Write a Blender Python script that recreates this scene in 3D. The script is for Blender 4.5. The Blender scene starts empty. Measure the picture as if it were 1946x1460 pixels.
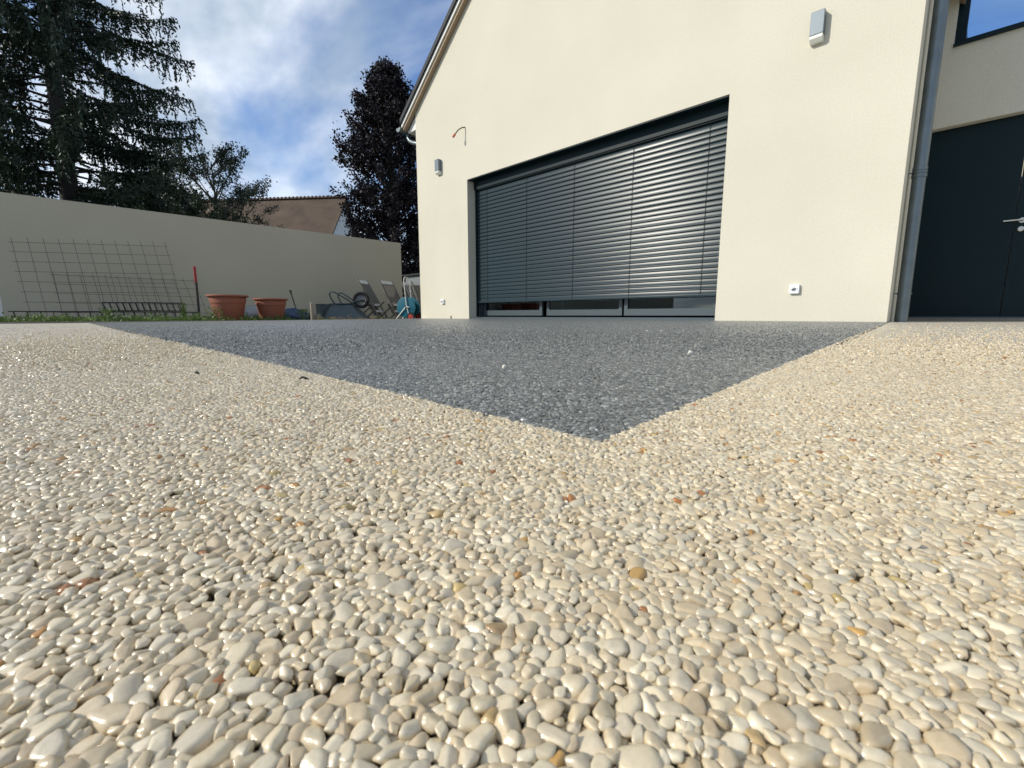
import bpy, math, random
import numpy as np
from mathutils import Vector, Matrix

SC = bpy.context.scene
COL = SC.collection
R = math.radians
random.seed(7)
rng = np.random.default_rng(11)

# ------------------------------------------------------------------ camera
cam_d = bpy.data.cameras.new('camera')
cam = bpy.data.objects.new('camera', cam_d)
COL.objects.link(cam)
SC.camera = cam
cam_d.sensor_width = 36.0
cam_d.lens = 15.91
cam_d.clip_start = 0.005
cam_d.clip_end = 2000.0
CAM = Vector((0.0, 0.0, 0.057))
PITCH, YAW = -0.1505, -0.7821
cam.location = CAM
cam.rotation_euler = (math.pi / 2 + PITCH, 0.0, -YAW)
cam_d.dof.use_dof = True
cam_d.dof.focus_distance = 0.40
cam_d.dof.aperture_fstop = 52.0

# ------------------------------------------------------------------ light
SUN = Vector((-0.449, -0.75, 0.487)).normalized()
SUN_EL = math.asin(SUN.z)
SUN_AZ = math.atan2(SUN.x, SUN.y)
world = bpy.data.worlds.new('World')
SC.world = world
world.use_nodes = True
wn, wl = world.node_tree.nodes, world.node_tree.links
wn.clear()
out = wn.new('ShaderNodeOutputWorld')
bg = wn.new('ShaderNodeBackground')
bg.inputs['Strength'].default_value = 0.135
sky = wn.new('ShaderNodeTexSky')
sky.sky_type = 'NISHITA'
sky.sun_disc = False
sky.sun_elevation = SUN_EL
sky.sun_rotation = SUN_AZ
sky.air_density = 1.0
sky.dust_density = 0.6
sky.ozone_density = 1.6


def nmath(n, l, op, a, b=None):
    m = n.new('ShaderNodeMath'); m.operation = op
    for i, v in enumerate((a, b)):
        if v is None: continue
        if isinstance(v, (int, float)): m.inputs[i].default_value = v
        else: l.new(v, m.inputs[i])
    return m.outputs[0]


geo = wn.new('ShaderNodeTexCoord')
sep = wn.new('ShaderNodeSeparateXYZ'); wl.new(geo.outputs['Generated'], sep.inputs[0])
den = nmath(wn, wl, 'ADD', nmath(wn, wl, 'MAXIMUM', sep.outputs[2], 0.0), 0.22)
comb = wn.new('ShaderNodeCombineXYZ')
wl.new(nmath(wn, wl, 'DIVIDE', sep.outputs[0], den), comb.inputs[0])
wl.new(nmath(wn, wl, 'DIVIDE', sep.outputs[1], den), comb.inputs[1])
mp = wn.new('ShaderNodeMapping'); wl.new(comb.outputs[0], mp.inputs[0])
mp.inputs['Location'].default_value = (4.693, 5.001, -0.239)
mp.inputs['Rotation'].default_value = (0, 0, R(25))
mp.inputs['Scale'].default_value = (0.75, 1.15, 1.0)
cn = wn.new('ShaderNodeTexNoise'); wl.new(mp.outputs[0], cn.inputs['Vector'])
cn.inputs['Scale'].default_value = 1.15
cn.inputs['Detail'].default_value = 8.0
cn.inputs['Roughness'].default_value = 0.52
cn.inputs['Distortion'].default_value = 0.35
cr = wn.new('ShaderNodeValToRGB'); wl.new(cn.outputs['Fac'], cr.inputs[0])
cr.color_ramp.elements[0].position = 0.40; cr.color_ramp.elements[0].color = (0, 0, 0, 1)
cr.color_ramp.elements[1].position = 0.58; cr.color_ramp.elements[1].color = (1, 1, 1, 1)
cn2 = wn.new('ShaderNodeTexNoise'); wl.new(mp.outputs[0], cn2.inputs['Vector'])
cn2.inputs['Scale'].default_value = 3.2; cn2.inputs['Detail'].default_value = 6.0
cr2 = wn.new('ShaderNodeValToRGB'); wl.new(cn2.outputs['Fac'], cr2.inputs[0])
cr2.color_ramp.elements[0].position = 0.38; cr2.color_ramp.elements[0].color = (3.4, 4.2, 5.2, 1)
cr2.color_ramp.elements[1].position = 0.62; cr2.color_ramp.elements[1].color = (8.0, 8.4, 8.8, 1)
mixc = wn.new('ShaderNodeMix'); mixc.data_type = 'RGBA'
wl.new(nmath(wn, wl, 'MULTIPLY', cr.outputs[0], 0.88), mixc.inputs[0])
skt = wn.new('ShaderNodeMix'); skt.data_type = 'RGBA'; skt.blend_type = 'MULTIPLY'; skt.inputs[0].default_value = 1.0
skt.inputs[7].default_value = (0.80, 1.0, 1.28, 1)
wl.new(sky.outputs[0], skt.inputs[6]); wl.new(skt.outputs[2], mixc.inputs[6]); wl.new(cr2.outputs[0], mixc.inputs[7])
wl.new(mixc.outputs[2], bg.inputs['Color'])
wl.new(bg.outputs[0], out.inputs['Surface'])

sun_d = bpy.data.lights.new('sun', 'SUN')
sun_d.energy = 3.85
sun_d.angle = R(0.53)
sun_d.color = (1.0, 0.95, 0.84)
sun = bpy.data.objects.new('sun', sun_d)
COL.objects.link(sun)
sun.rotation_euler = (-SUN).to_track_quat('-Z', 'Y').to_euler()
sun.location = SUN * 40

SC.view_settings.view_transform = 'Standard'
SC.view_settings.look = 'None'
SC.view_settings.exposure = 0.0
SC.view_settings.gamma = 1.0
SC.view_settings.use_curve_mapping = False
SC.render.engine = 'CYCLES'
SC.cycles.use_denoising = True
SC.cycles.max_bounces = 8
SC.cycles.diffuse_bounces = 3
SC.cycles.transparent_max_bounces = 8


# ------------------------------------------------------------------ helpers
class MB:
    def __init__(s):
        s.v = []; s.f = []

    def add(s, vs, fs):
        o = len(s.v)
        s.v += [tuple(p) for p in vs]
        s.f += [tuple(i + o for i in q) for q in fs]
        return s

    def box(s, x0, x1, y0, y1, z0, z1, M=None):
        vs = [(x, y, z) for z in (z0, z1) for y in (y0, y1) for x in (x0, x1)]
        if M is not None: vs = [M @ Vector(p) for p in vs]
        return s.add(vs, [(0, 2, 3, 1), (4, 5, 7, 6), (0, 1, 5, 4), (2, 6, 7, 3), (0, 4, 6, 2), (1, 3, 7, 5)])

    def tube(s, pts, r, n=8, cap=True):
        pts = [Vector(p) for p in pts]
        rr = r if isinstance(r, (list, tuple)) else [r] * len(pts)
        vs, fs = [], []
        ref = None
        for i, p in enumerate(pts):
            t = (pts[min(i + 1, len(pts) - 1)] - pts[max(i - 1, 0)]).normalized()
            if ref is None:
                ref = Vector((0, 0, 1)) if abs(t.z) < 0.9 else Vector((1, 0, 0))
            a = (ref - t * ref.dot(t)).normalized(); b = t.cross(a); ref = a
            for k in range(n):
                w = 2 * math.pi * k / n
                vs.append(p + (a * math.cos(w) + b * math.sin(w)) * rr[i])
        for i in range(len(pts) - 1):
            for k in range(n):
                k2 = (k + 1) % n
                fs.append((i * n + k, i * n + k2, (i + 1) * n + k2, (i + 1) * n + k))
        if cap:
            fs.append(tuple(range(n))[::-1]); fs.append(tuple((len(pts) - 1) * n + k for k in range(n)))
        return s.add(vs, fs)

    def lathe(s, prof, n=32, M=None):
        vs, fs = [], []
        for (r, z) in prof:
            for k in range(n):
                w = 2 * math.pi * k / n
                p = Vector((r * math.cos(w), r * math.sin(w), z))
                vs.append(M @ p if M is not None else p)
        for i in range(len(prof) - 1):
            for k in range(n):
                k2 = (k + 1) % n
                fs.append((i * n + k, i * n + k2, (i + 1) * n + k2, (i + 1) * n + k))
        return s.add(vs, fs)

    def prism(s, poly, a0, a1, axis='y'):
        n = len(poly)
        def P(p, a):
            return (p[0], a, p[1]) if axis == 'y' else ((a, p[0], p[1]) if axis == 'x' else (p[0], p[1], a))
        vs = [P(p, a0) for p in poly] + [P(p, a1) for p in poly]
        fs = [tuple(range(n)), tuple(range(2 * n - 1, n - 1, -1))]
        for i in range(n):
            j = (i + 1) % n
            fs.append((i, i + n, j + n, j))
        return s.add(vs, fs)

    def mesh(s, name, off=(0, 0, 0)):
        me = bpy.data.meshes.new(name)
        o = Vector(off)
        me.from_pydata([tuple(Vector(p) - o) for p in s.v], [], s.f)
        import bmesh
        b = bmesh.new(); b.from_mesh(me)
        bmesh.ops.recalc_face_normals(b, faces=b.faces)
        b.to_mesh(me); b.free()
        return me

    def build(s, name, mat, parent=None, off=(0, 0, 0), smooth=None, bevel=0):
        me = s.mesh(name, off)
        ob = link(name, me, mat, parent)
        if smooth is not None: shade(me, smooth)
        if bevel:
            m = ob.modifiers.new('bevel', 'BEVEL'); m.width = bevel; m.segments = 2; m.limit_method = 'ANGLE'
        return ob


def shade(me, ang=40):
    for p in me.polygons: p.use_smooth = True
    me.set_sharp_from_angle(angle=R(ang))


def link(name, me, mat=None, parent=None):
    ob = bpy.data.objects.new(name, me)
    COL.objects.link(ob)
    if mat is not None and me is not None and not me.materials: me.materials.append(mat)
    if parent is not None: ob.parent = parent
    return ob


def tag(o, label=None, cat=None, group=None, kind=None):
    if label: o['label'] = label
    if cat: o['category'] = cat
    if group: o['group'] = group
    if kind: o['kind'] = kind
    return o


def thing(name, label, cat, loc=(0, 0, 0), rz=0.0, group=None):
    o = bpy.data.objects.new(name, None)
    COL.objects.link(o); o.location = loc; o.rotation_euler = (0, 0, rz)
    o.empty_display_size = 0.1
    return tag(o, label, cat, group)


def np_mesh(name, V, F):
    """V (n,3), F (m,k) with constant k"""
    me = bpy.data.meshes.new(name)
    k = F.shape[1]
    me.vertices.add(len(V)); me.loops.add(F.size); me.polygons.add(len(F))
    me.vertices.foreach_set('co', V.astype(np.float32).ravel())
    me.loops.foreach_set('vertex_index', F.astype(np.int32).ravel())
    me.polygons.foreach_set('loop_start', np.arange(0, F.size, k, dtype=np.int32))
    me.update(calc_edges=True)
    return me


# ------------------------------------------------------------------ materials
def mat_new(name):
    m = bpy.data.materials.new(name); m.use_nodes = True
    nt = m.node_tree
    return m, nt.nodes, nt.links, nt.nodes['Principled BSDF']


def mat(name, col, rough=0.6, metal=0.0, var=0.12, vscale=6.0, bump=0.0, bscale=40.0, spec=0.5, coat=0.0):
    m, n, l, p = mat_new(name)
    p.inputs['Roughness'].default_value = rough
    p.inputs['Metallic'].default_value = metal
    p.inputs['Specular IOR Level'].default_value = spec
    p.inputs['Coat Weight'].default_value = coat
    tc = n.new('ShaderNodeTexCoord')
    no = n.new('ShaderNodeTexNoise'); no.inputs['Scale'].default_value = vscale; no.inputs['Detail'].default_value = 6
    l.new(tc.outputs['Object'], no.inputs['Vector'])
    mx = n.new('ShaderNodeMix'); mx.data_type = 'RGBA'
    mx.inputs[6].default_value = tuple(c * (1 - var) for c in col) + (1,)
    mx.inputs[7].default_value = tuple(min(1, c * (1 + var)) for c in col) + (1,)
    l.new(no.outputs['Fac'], mx.inputs[0]); l.new(mx.outputs[2], p.inputs['Base Color'])
    if bump:
        nb = n.new('ShaderNodeTexNoise'); nb.inputs['Scale'].default_value = bscale; nb.inputs['Detail'].default_value = 5
        l.new(tc.outputs['Object'], nb.inputs['Vector'])
        b = n.new('ShaderNodeBump'); b.inputs['Strength'].default_value = bump; b.inputs['Distance'].default_value = 0.01
        l.new(nb.outputs['Fac'], b.inputs['Height']); l.new(b.outputs[0], p.inputs['Normal'])
    return m


def mat_render(name='cream_render', k=(1, 1, 1)):
    m, n, l, p = mat_new(name)
    p.inputs['Roughness'].default_value = 0.92
    p.inputs['Specular IOR Level'].default_value = 0.15
    tc = n.new('ShaderNodeTexCoord')
    n1 = n.new('ShaderNodeTexNoise'); n1.inputs['Scale'].default_value = 0.9; n1.inputs['Detail'].default_value = 5
    n2 = n.new('ShaderNodeTexNoise'); n2.inputs['Scale'].default_value = 75; n2.inputs['Detail'].default_value = 4
    n3 = n.new('ShaderNodeTexNoise'); n3.inputs['Scale'].default_value = 190; n3.inputs['Detail'].default_value = 3
    for q in (n1, n2, n3): l.new(tc.outputs['Object'], q.inputs['Vector'])
    r1 = n.new('ShaderNodeValToRGB')
    r1.color_ramp.elements[0].position = 0.3; r1.color_ramp.elements[0].color = (0.60, 0.558, 0.45, 1)
    r1.color_ramp.elements[1].position = 0.72; r1.color_ramp.elements[1].color = (0.645, 0.602, 0.49, 1)
    l.new(n1.outputs['Fac'], r1.inputs[0])
    r2 = n.new('ShaderNodeValToRGB')
    r2.color_ramp.elements[0].position = 0.3; r2.color_ramp.elements[0].color = (0.925, 0.925, 0.92, 1)
    r2.color_ramp.elements[1].position = 0.66; r2.color_ramp.elements[1].color = (1.03, 1.03, 1.03, 1)
    l.new(n2.outputs['Fac'], r2.inputs[0])
    mx = n.new('ShaderNodeMix'); mx.data_type = 'RGBA'; mx.blend_type = 'MULTIPLY'; mx.inputs[0].default_value = 1
    l.new(r1.outputs[0], mx.inputs[6]); l.new(r2.outputs[0], mx.inputs[7]); l.new(mx.outputs[2], p.inputs['Base Color'])
    ad = nmath(n, l, 'ADD', nmath(n, l, 'MULTIPLY', n2.outputs['Fac'], 0.6), n3.outputs['Fac'])
    b = n.new('ShaderNodeBump'); b.inputs['Strength'].default_value = 0.42; b.inputs['Distance'].default_value = 0.005
    l.new(ad, b.inputs['Height']); l.new(b.outputs[0], p.inputs['Normal'])
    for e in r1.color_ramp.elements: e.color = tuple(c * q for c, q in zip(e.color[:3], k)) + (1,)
    return m


def mat_gravel(name, cols, bump=0.35):
    """bound gravel seen from too far to tell the stones apart"""
    m, n, l, p = mat_new(name)
    p.inputs['Roughness'].default_value = 0.34
    p.inputs['Specular IOR Level'].default_value = 0.5
    tc = n.new('ShaderNodeTexCoord')
    vo = n.new('ShaderNodeTexVoronoi'); vo.inputs['Scale'].default_value = 270
    l.new(tc.outputs['Object'], vo.inputs['Vector'])
    sp = n.new('ShaderNodeSeparateColor'); l.new(vo.outputs['Color'], sp.inputs[0])
    cr_ = n.new('ShaderNodeValToRGB'); cr_.color_ramp.interpolation = 'CONSTANT'
    e = cr_.color_ramp.elements
    e[0].position = 0; e[0].color = tuple(cols[0]) + (1,)
    e[1].position = 1 / len(cols); e[1].color = tuple(cols[1]) + (1,)
    for i in range(2, len(cols)):
        x = e.new(i / len(cols)); x.color = tuple(cols[i]) + (1,)
    l.new(sp.outputs[0], cr_.inputs[0])
    big = n.new('ShaderNodeTexNoise'); big.inputs['Scale'].default_value = 1.3; big.inputs['Detail'].default_value = 5
    l.new(tc.outputs['Object'], big.inputs['Vector'])
    br = n.new('ShaderNodeValToRGB')
    br.color_ramp.elements[0].position = 0.3; br.color_ramp.elements[0].color = (0.88, 0.88, 0.9, 1)
    br.color_ramp.elements[1].position = 0.7; br.color_ramp.elements[1].color = (1.06, 1.05, 1.03, 1)
    l.new(big.outputs['Fac'], br.inputs[0])
    mx = n.new('ShaderNodeMix'); mx.data_type = 'RGBA'; mx.blend_type = 'MULTIPLY'; mx.inputs[0].default_value = 1
    l.new(cr_.outputs[0], mx.inputs[6]); l.new(br.outputs[0], mx.inputs[7]); l.new(mx.outputs[2], p.inputs['Base Color'])
    h = nmath(n, l, 'SUBTRACT', 1.0, nmath(n, l, 'POWER', nmath(n, l, 'MULTIPLY', vo.outputs['Distance'], 1.1), 2.0))
    b = n.new('ShaderNodeBump'); b.inputs['Strength'].default_value = bump; b.inputs['Distance'].default_value = 0.0030
    l.new(h, b.inputs['Height']); l.new(b.outputs[0], p.inputs['Normal'])
    return m


def mat_pebble():
    m, n, l, p = mat_new('resin_coated_pebble')
    at = n.new('ShaderNodeAttribute'); at.attribute_type = 'INSTANCER'; at.attribute_name = 'tint'
    tc = n.new('ShaderNodeTexCoord')
    oi = n.new('ShaderNodeObjectInfo')
    no = n.new('ShaderNodeTexNoise'); no.noise_dimensions = '4D'
    no.inputs['Scale'].default_value = 2.2; no.inputs['Detail'].default_value = 7; no.inputs['Roughness'].default_value = 0.65
    l.new(tc.outputs['Object'], no.inputs['Vector'])
    l.new(nmath(n, l, 'MULTIPLY', oi.outputs['Random'], 50.0), no.inputs['W'])
    rr = n.new('ShaderNodeValToRGB')
    rr.color_ramp.elements[0].position = 0.28; rr.color_ramp.elements[0].color = (0.88, 0.85, 0.80, 1)
    rr.color_ramp.elements[1].position = 0.66; rr.color_ramp.elements[1].color = (1.05, 1.05, 1.05, 1)
    l.new(no.outputs['Fac'], rr.inputs[0])
    mx = n.new('ShaderNodeMix'); mx.data_type = 'RGBA'; mx.blend_type = 'MULTIPLY'; mx.inputs[0].default_value = 1
    l.new(at.outputs['Color'], mx.inputs[6]); l.new(rr.outputs[0], mx.inputs[7]); l.new(mx.outputs[2], p.inputs['Base Color'])
    p.inputs['Roughness'].default_value = 0.5
    p.inputs['Specular IOR Level'].default_value = 0.4
    p.inputs['Coat Weight'].default_value = 1.0
    p.inputs['Coat Roughness'].default_value = 0.095
    p.inputs['Coat Tint'].default_value = (1.0, 0.965, 0.90, 1)
    p.inputs['Coat IOR'].default_value = 1.5
    nb = n.new('ShaderNodeTexNoise'); nb.inputs['Scale'].default_value = 5.0; nb.inputs['Detail'].default_value = 4
    l.new(tc.outputs['Object'], nb.inputs['Vector'])
    b = n.new('ShaderNodeBump'); b.inputs['Strength'].default_value = 0.05; b.inputs['Distance'].default_value = 0.15
    l.new(nb.outputs['Fac'], b.inputs['Height']); l.new(b.outputs[0], p.inputs['Normal'])
    nc = n.new('ShaderNodeTexNoise'); nc.inputs['Scale'].default_value = 9.0; nc.inputs['Detail'].default_value = 3
    l.new(tc.outputs['Object'], nc.inputs['Vector'])
    bc = n.new('ShaderNodeBump'); bc.inputs['Strength'].default_value = 0.10; bc.inputs['Distance'].default_value = 0.15
    l.new(nc.outputs['Fac'], bc.inputs['Height']); l.new(bc.outputs[0], p.inputs['Coat Normal'])
    return m


def mat_glass(name, refl, tint, gcol=(0.86, 0.93, 1.0)):
    m, n, l, p = mat_new(name)
    n.remove(p)
    o = n['Material Output']
    t = n.new('ShaderNodeBsdfTransparent'); t.inputs[0].default_value = tint + (1,)
    g = n.new('ShaderNodeBsdfGlossy'); g.inputs['Roughness'].default_value = 0.01
    g.inputs[0].default_value = gcol + (1,)
    mx = n.new('ShaderNodeMixShader')
    fr = n.new('ShaderNodeFresnel'); fr.inputs[0].default_value = 1.5
    l.new(nmath(n, l, 'MINIMUM', nmath(n, l, 'ADD', fr.outputs[0], refl), 1.0), mx.inputs[0])
    l.new(t.outputs[0], mx.inputs[1]); l.new(g.outputs[0], mx.inputs[2]); l.new(mx.outputs[0], o.inputs[0])
    return m


def mat_leaf(name, c0, c1, trans=0.25, rough=0.5):
    m, n, l, p = mat_new(name)
    at = n.new('ShaderNodeAttribute'); at.attribute_name = 'shade'
    mx = n.new('ShaderNodeMix'); mx.data_type = 'RGBA'
    mx.inputs[6].default_value = c0 + (1,); mx.inputs[7].default_value = c1 + (1,)
    l.new(at.outputs['Fac'], mx.inputs[0]); l.new(mx.outputs[2], p.inputs['Base Color'])
    p.inputs['Roughness'].default_value = rough
    p.inputs['Specular IOR Level'].default_value = 0.3
    tr = n.new('ShaderNodeBsdfTranslucent'); l.new(mx.outputs[2], tr.inputs[0])
    ms = n.new('ShaderNodeMixShader'); ms.inputs[0].default_value = trans
    l.new(p.outputs[0], ms.inputs[1]); l.new(tr.outputs[0], ms.inputs[2]); l.new(ms.outputs[0], n['Material Output'].inputs[0])
    return m


M = {}
M['render'] = mat_render()
M['shaded_render'] = mat_render('shaded_render', (0.75, 0.735, 0.71))  # cream render greyed down, the garden wall's shade painted into the colour
M['light_gravel'] = mat_gravel('cream_gravel', [(0.58, 0.52, 0.42), (0.66, 0.60, 0.49), (0.54, 0.48, 0.39), (0.63, 0.58, 0.49), (0.70, 0.64, 0.54), (0.51, 0.44, 0.34)])
M['dark_gravel'] = mat_gravel('slate_gravel', [(0.13, 0.137, 0.136), (0.19, 0.198, 0.195), (0.09, 0.095, 0.095), (0.24, 0.248, 0.243), (0.15, 0.157, 0.155), (0.31, 0.318, 0.31)])
M['pebble'] = mat_pebble()
M['anthracite'] = mat('anthracite_paint', (0.005, 0.016, 0.019), 0.45, 0.0, 0.05, 3, spec=0.15)
M['blind'] = mat('anthracite_slat', (0.022, 0.037, 0.044), 0.25, 0.0, 0.06, 2.0, spec=0.13)
M['frame'] = mat('grey_aluminium', (0.06, 0.08, 0.09), 0.4, 0.2, 0.05, 3)
M['cord'] = mat('black_cord', (0.008, 0.01, 0.012), 0.8)
M['zinc'] = mat('zinc', (0.17, 0.195, 0.20), 0.42, 0.75, 0.3, 9, 0.05, 25)
M['white_pvc'] = mat('white_pvc', (0.74, 0.73, 0.68), 0.45, 0, 0.04)
M['brown_wood'] = mat('brown_soffit', (0.30, 0.22, 0.14), 0.7, 0, 0.2, 20)
M['slate'] = mat('roof_slate', (0.008, 0.010, 0.014), 0.7, 0, 0.25, 8, 0.3, 30)
M['lamp_grey'] = mat('lamp_grey', (0.15, 0.18, 0.20), 0.4, 0.3, 0.03)
M['diffuser'] = mat('lamp_diffuser', (0.68, 0.68, 0.60), 0.35, 0, 0.02)
M['socket'] = mat('socket_plastic', (0.82, 0.82, 0.82), 0.35, 0, 0.02)
M['socket_dark'] = mat('socket_flap', (0.16, 0.16, 0.18), 0.5, 0, 0.02)
M['cable'] = mat('cable_brown', (0.16, 0.10, 0.07), 0.6)
M['cable_red'] = mat('cable_cap', (0.55, 0.10, 0.05), 0.5)
M['glass'] = mat_glass('window_glass', 0.04, (0.5, 0.56, 0.56))
M['sky_glass'] = mat_glass('coated_glass', 0.50, (0.05, 0.08, 0.10), (0.45, 0.70, 1.0))
M['interior'] = mat('interior_wall', (0.04, 0.045, 0.045), 0.8)
M['dark_floor'] = mat('interior_floor', (0.025, 0.025, 0.025), 0.5)
M['sill'] = mat('concrete_sill', (0.20, 0.17, 0.14), 0.8, 0, 0.2, 12, 0.2, 60)
M['steel'] = mat('brushed_steel', (0.55, 0.53, 0.48), 0.35, 0.9, 0.05)
M['rebar'] = mat('rusty_rebar', (0.10, 0.092, 0.08), 0.7, 0.1, 0.3, 14)
M['cage'] = mat('black_rebar', (0.020, 0.021, 0.023), 0.6, 0.3, 0.2, 14)
M['terracotta'] = mat('terracotta', (0.25, 0.08, 0.045), 0.75, 0, 0.12, 9, 0.1, 60)
M['earth'] = mat('potting_soil', (0.05, 0.035, 0.025), 0.95, 0, 0.3, 30, 0.6, 60)
M['stake'] = mat('stake_wood', (0.05, 0.04, 0.035), 0.8, 0, 0.3, 20)
M['red_paint'] = mat('red_paint', (0.30, 0.03, 0.03), 0.7, 0, 0.15, 20)
M['pale_wood'] = mat('weathered_wood', (0.30, 0.26, 0.20), 0.8, 0, 0.25, 16, 0.2, 50)
M['teak'] = mat('grey_teak', (0.15, 0.135, 0.11), 0.75, 0, 0.2, 18, 0.15, 60)
M['teak_pale'] = mat('pale_teak', (0.62, 0.60, 0.54), 0.75, 0, 0.15, 18)
M['tarp'] = mat('blue_tarp', (0.015, 0.035, 0.085), 0.45, 0, 0.2, 8, 0.5, 14)
M['barrow'] = mat('barrow_steel', (0.06, 0.085, 0.095), 0.6, 0.1, 0.2, 8)
M['barrow_tube'] = mat('barrow_tube', (0.02, 0.045, 0.055), 0.45, 0.2, 0.1)
M['rubber'] = mat('rubber', (0.012, 0.012, 0.013), 0.8)
M['rim'] = mat('rim_grey', (0.14, 0.14, 0.14), 0.5, 0.4, 0.1)
M['teal'] = mat('teal_plastic', (0.0, 0.10, 0.145), 0.45, 0, 0.06)
M['black_plastic'] = mat('black_plastic', (0.02, 0.02, 0.022), 0.5)
M['red_plastic'] = mat('red_plastic', (0.35, 0.03, 0.02), 0.5)
M['grey_block'] = mat('grey_block', (0.22, 0.22, 0.22), 0.9, 0, 0.12, 12, 0.3, 40)
M['green_bin'] = mat('green_grey_plastic', (0.08, 0.10, 0.095), 0.6)
M['bark'] = mat('bark', (0.032, 0.028, 0.025), 0.9, 0, 0.35, 12, 0.7, 22)
M['twig'] = mat('twig', (0.04, 0.035, 0.03), 0.9)
M['spruce'] = mat_leaf('spruce_needles', (0.010, 0.021, 0.013), (0.036, 0.060, 0.030), 0.12)
M['beech'] = mat_leaf('copper_beech_leaves', (0.007, 0.006, 0.009), (0.022, 0.014, 0.018), 0.12, 0.6)
M['apple'] = mat_leaf('apple_leaves', (0.016, 0.026, 0.018), (0.045, 0.065, 0.034), 0.2)
M['weed'] = mat_leaf('weed_leaves', (0.05, 0.095, 0.025), (0.16, 0.23, 0.06), 0.3)
M['dry_weed'] = mat_leaf('dry_weed', (0.20, 0.13, 0.07), (0.32, 0.22, 0.12), 0.2)
M['tile'] = mat('plain_tile', (0.10, 0.068, 0.046), 0.9, 0, 0.55, 1.6, 0.8, 9)
M['tile_ridge'] = mat('ridge_tile', (0.17, 0.12, 0.10), 0.9, 0, 0.3, 3)
M['white_wall'] = mat('whitewash', (0.62, 0.63, 0.62), 0.9)
M['shed'] = mat('grey_sheet', (0.17, 0.19, 0.20), 0.6)


def mat_ground():
    m, n, l, p = mat_new('grassy_earth')
    p.inputs['Roughness'].default_value = 0.95
    tc = n.new('ShaderNodeTexCoord')
    a = n.new('ShaderNodeTexNoise'); a.inputs['Scale'].default_value = 1.6; a.inputs['Detail'].default_value = 9
    l.new(tc.outputs['Object'], a.inputs['Vector'])
    c = n.new('ShaderNodeValToRGB')
    c.color_ramp.elements[0].position = 0.35; c.color_ramp.elements[0].color = (0.065, 0.075, 0.028, 1)
    c.color_ramp.elements[1].position = 0.62; c.color_ramp.elements[1].color = (0.13, 0.105, 0.065, 1)
    l.new(a.outputs['Fac'], c.inputs[0]); l.new(c.outputs[0], p.inputs['Base Color'])
    b = n.new('ShaderNodeBump'); b.inputs['Strength'].default_value = 0.8; b.inputs['Distance'].default_value = 0.05
    l.new(a.outputs['Fac'], b.inputs['Height']); l.new(b.outputs[0], p.inputs['Normal'])
    return m


M['ground'] = mat_ground()

# ------------------------------------------------------------------ setting
D = 5.37                       # distance of the facade
UL, UR = -7.97, -0.513         # facade corners
WL, WR, WT = -6.44, -2.05, 2.40
AX, AY = -0.114, 0.172         # near corner of the dark panel
PS = 0.0195                    # skew of its front edge
PL = -7.76                     # left end of the dark panel


def drop(x, y):
    """slight fall of the terrace towards the garden, for drainage"""
    return -0.034 * np.clip((-x - 0.8) / 7.17, 0, 1) * np.clip(1 - y / D, 0, 1)


def sheet(name, m, poly_fn, nx, ny, z):
    V, F = [], []
    for j in range(ny + 1):
        for i in range(nx + 1):
            x, y = poly_fn(i / nx, j / ny)
            V.append((x, y, z + float(drop(np.array(x), np.array(y)))))
    for j in range(ny):
        for i in range(nx):
            a = j * (nx + 1) + i
            F.append((a, a + 1, a + nx + 2, a + nx + 1))
    return link(name, np_mesh(name, np.array(V), np.array(F)), m)


g = MB().box(-300, 300, -300, 300, -1.0, -0.075).build('ground', M['ground'])
tag(g, kind='structure')
terrace = sheet('terrace', M['light_gravel'], lambda u, v: (UL - 0.02 + u * 13.0, -4.0 + v * 11.2), 26, 24, -0.0065)
tag(terrace, 'pale cream bound pebble terrace', kind='structure')
te = MB().box(UL - 0.05, UL - 0.022, -4.0, D, -0.15, -0.02).build('edging', M['sill'], terrace)
panel = sheet('dark_terrace_panel', M['dark_gravel'],
              lambda u, v: (PL + u * (AX + (UR - AX) * v - PL), AY + (1 - u) * (AX - PL) * PS * (1 - v) + v * (D + 0.25 - AY)), 24, 12, -0.0025)
tag(panel, 'dark slate grey bound pebble panel', kind='structure')


# ------------------------------------------------------------------ pebbles
def ico(sub):
    import bmesh
    b = bmesh.new(); bmesh.ops.create_icosphere(b, subdivisions=sub, radius=1.0)
    b.verts.ensure_lookup_table()
    v = np.array([p.co[:] for p in b.verts]); f = np.array([[q.index for q in p.verts] for p in b.faces])
    b.free(); return v, f


IV, IF = ico(3)
peb_meshes = []
for k in range(26):
    n = rng.integers(7, 13)
    N = rng.normal(size=(n, 3)); N /= np.linalg.norm(N, axis=1)[:, None]
    N = np.vstack([N, [[0, 0, 1], [0, 0, -1]]])
    d = rng.uniform(0.66, 1.0, n + 2); d[-2:] = rng.uniform(0.70, 0.95, 2)
    q = np.clip(IV @ N.T, 0, None) / d
    pw = rng.uniform(9, 32)
    r = (q ** pw).sum(1) ** (-1 / pw)
    v = IV * np.clip(r, 0.4, 1.25)[:, None]
    v -= (v.max(0) + v.min(0)) / 2
    v /= (v.max(0) - v.min(0)) / 2
    me = np_mesh('pebble', v, IF)
    me.materials.append(M['pebble'])
    me.polygons.foreach_set('use_smooth', np.ones(len(IF), bool))
    peb_meshes.append(me)


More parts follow.
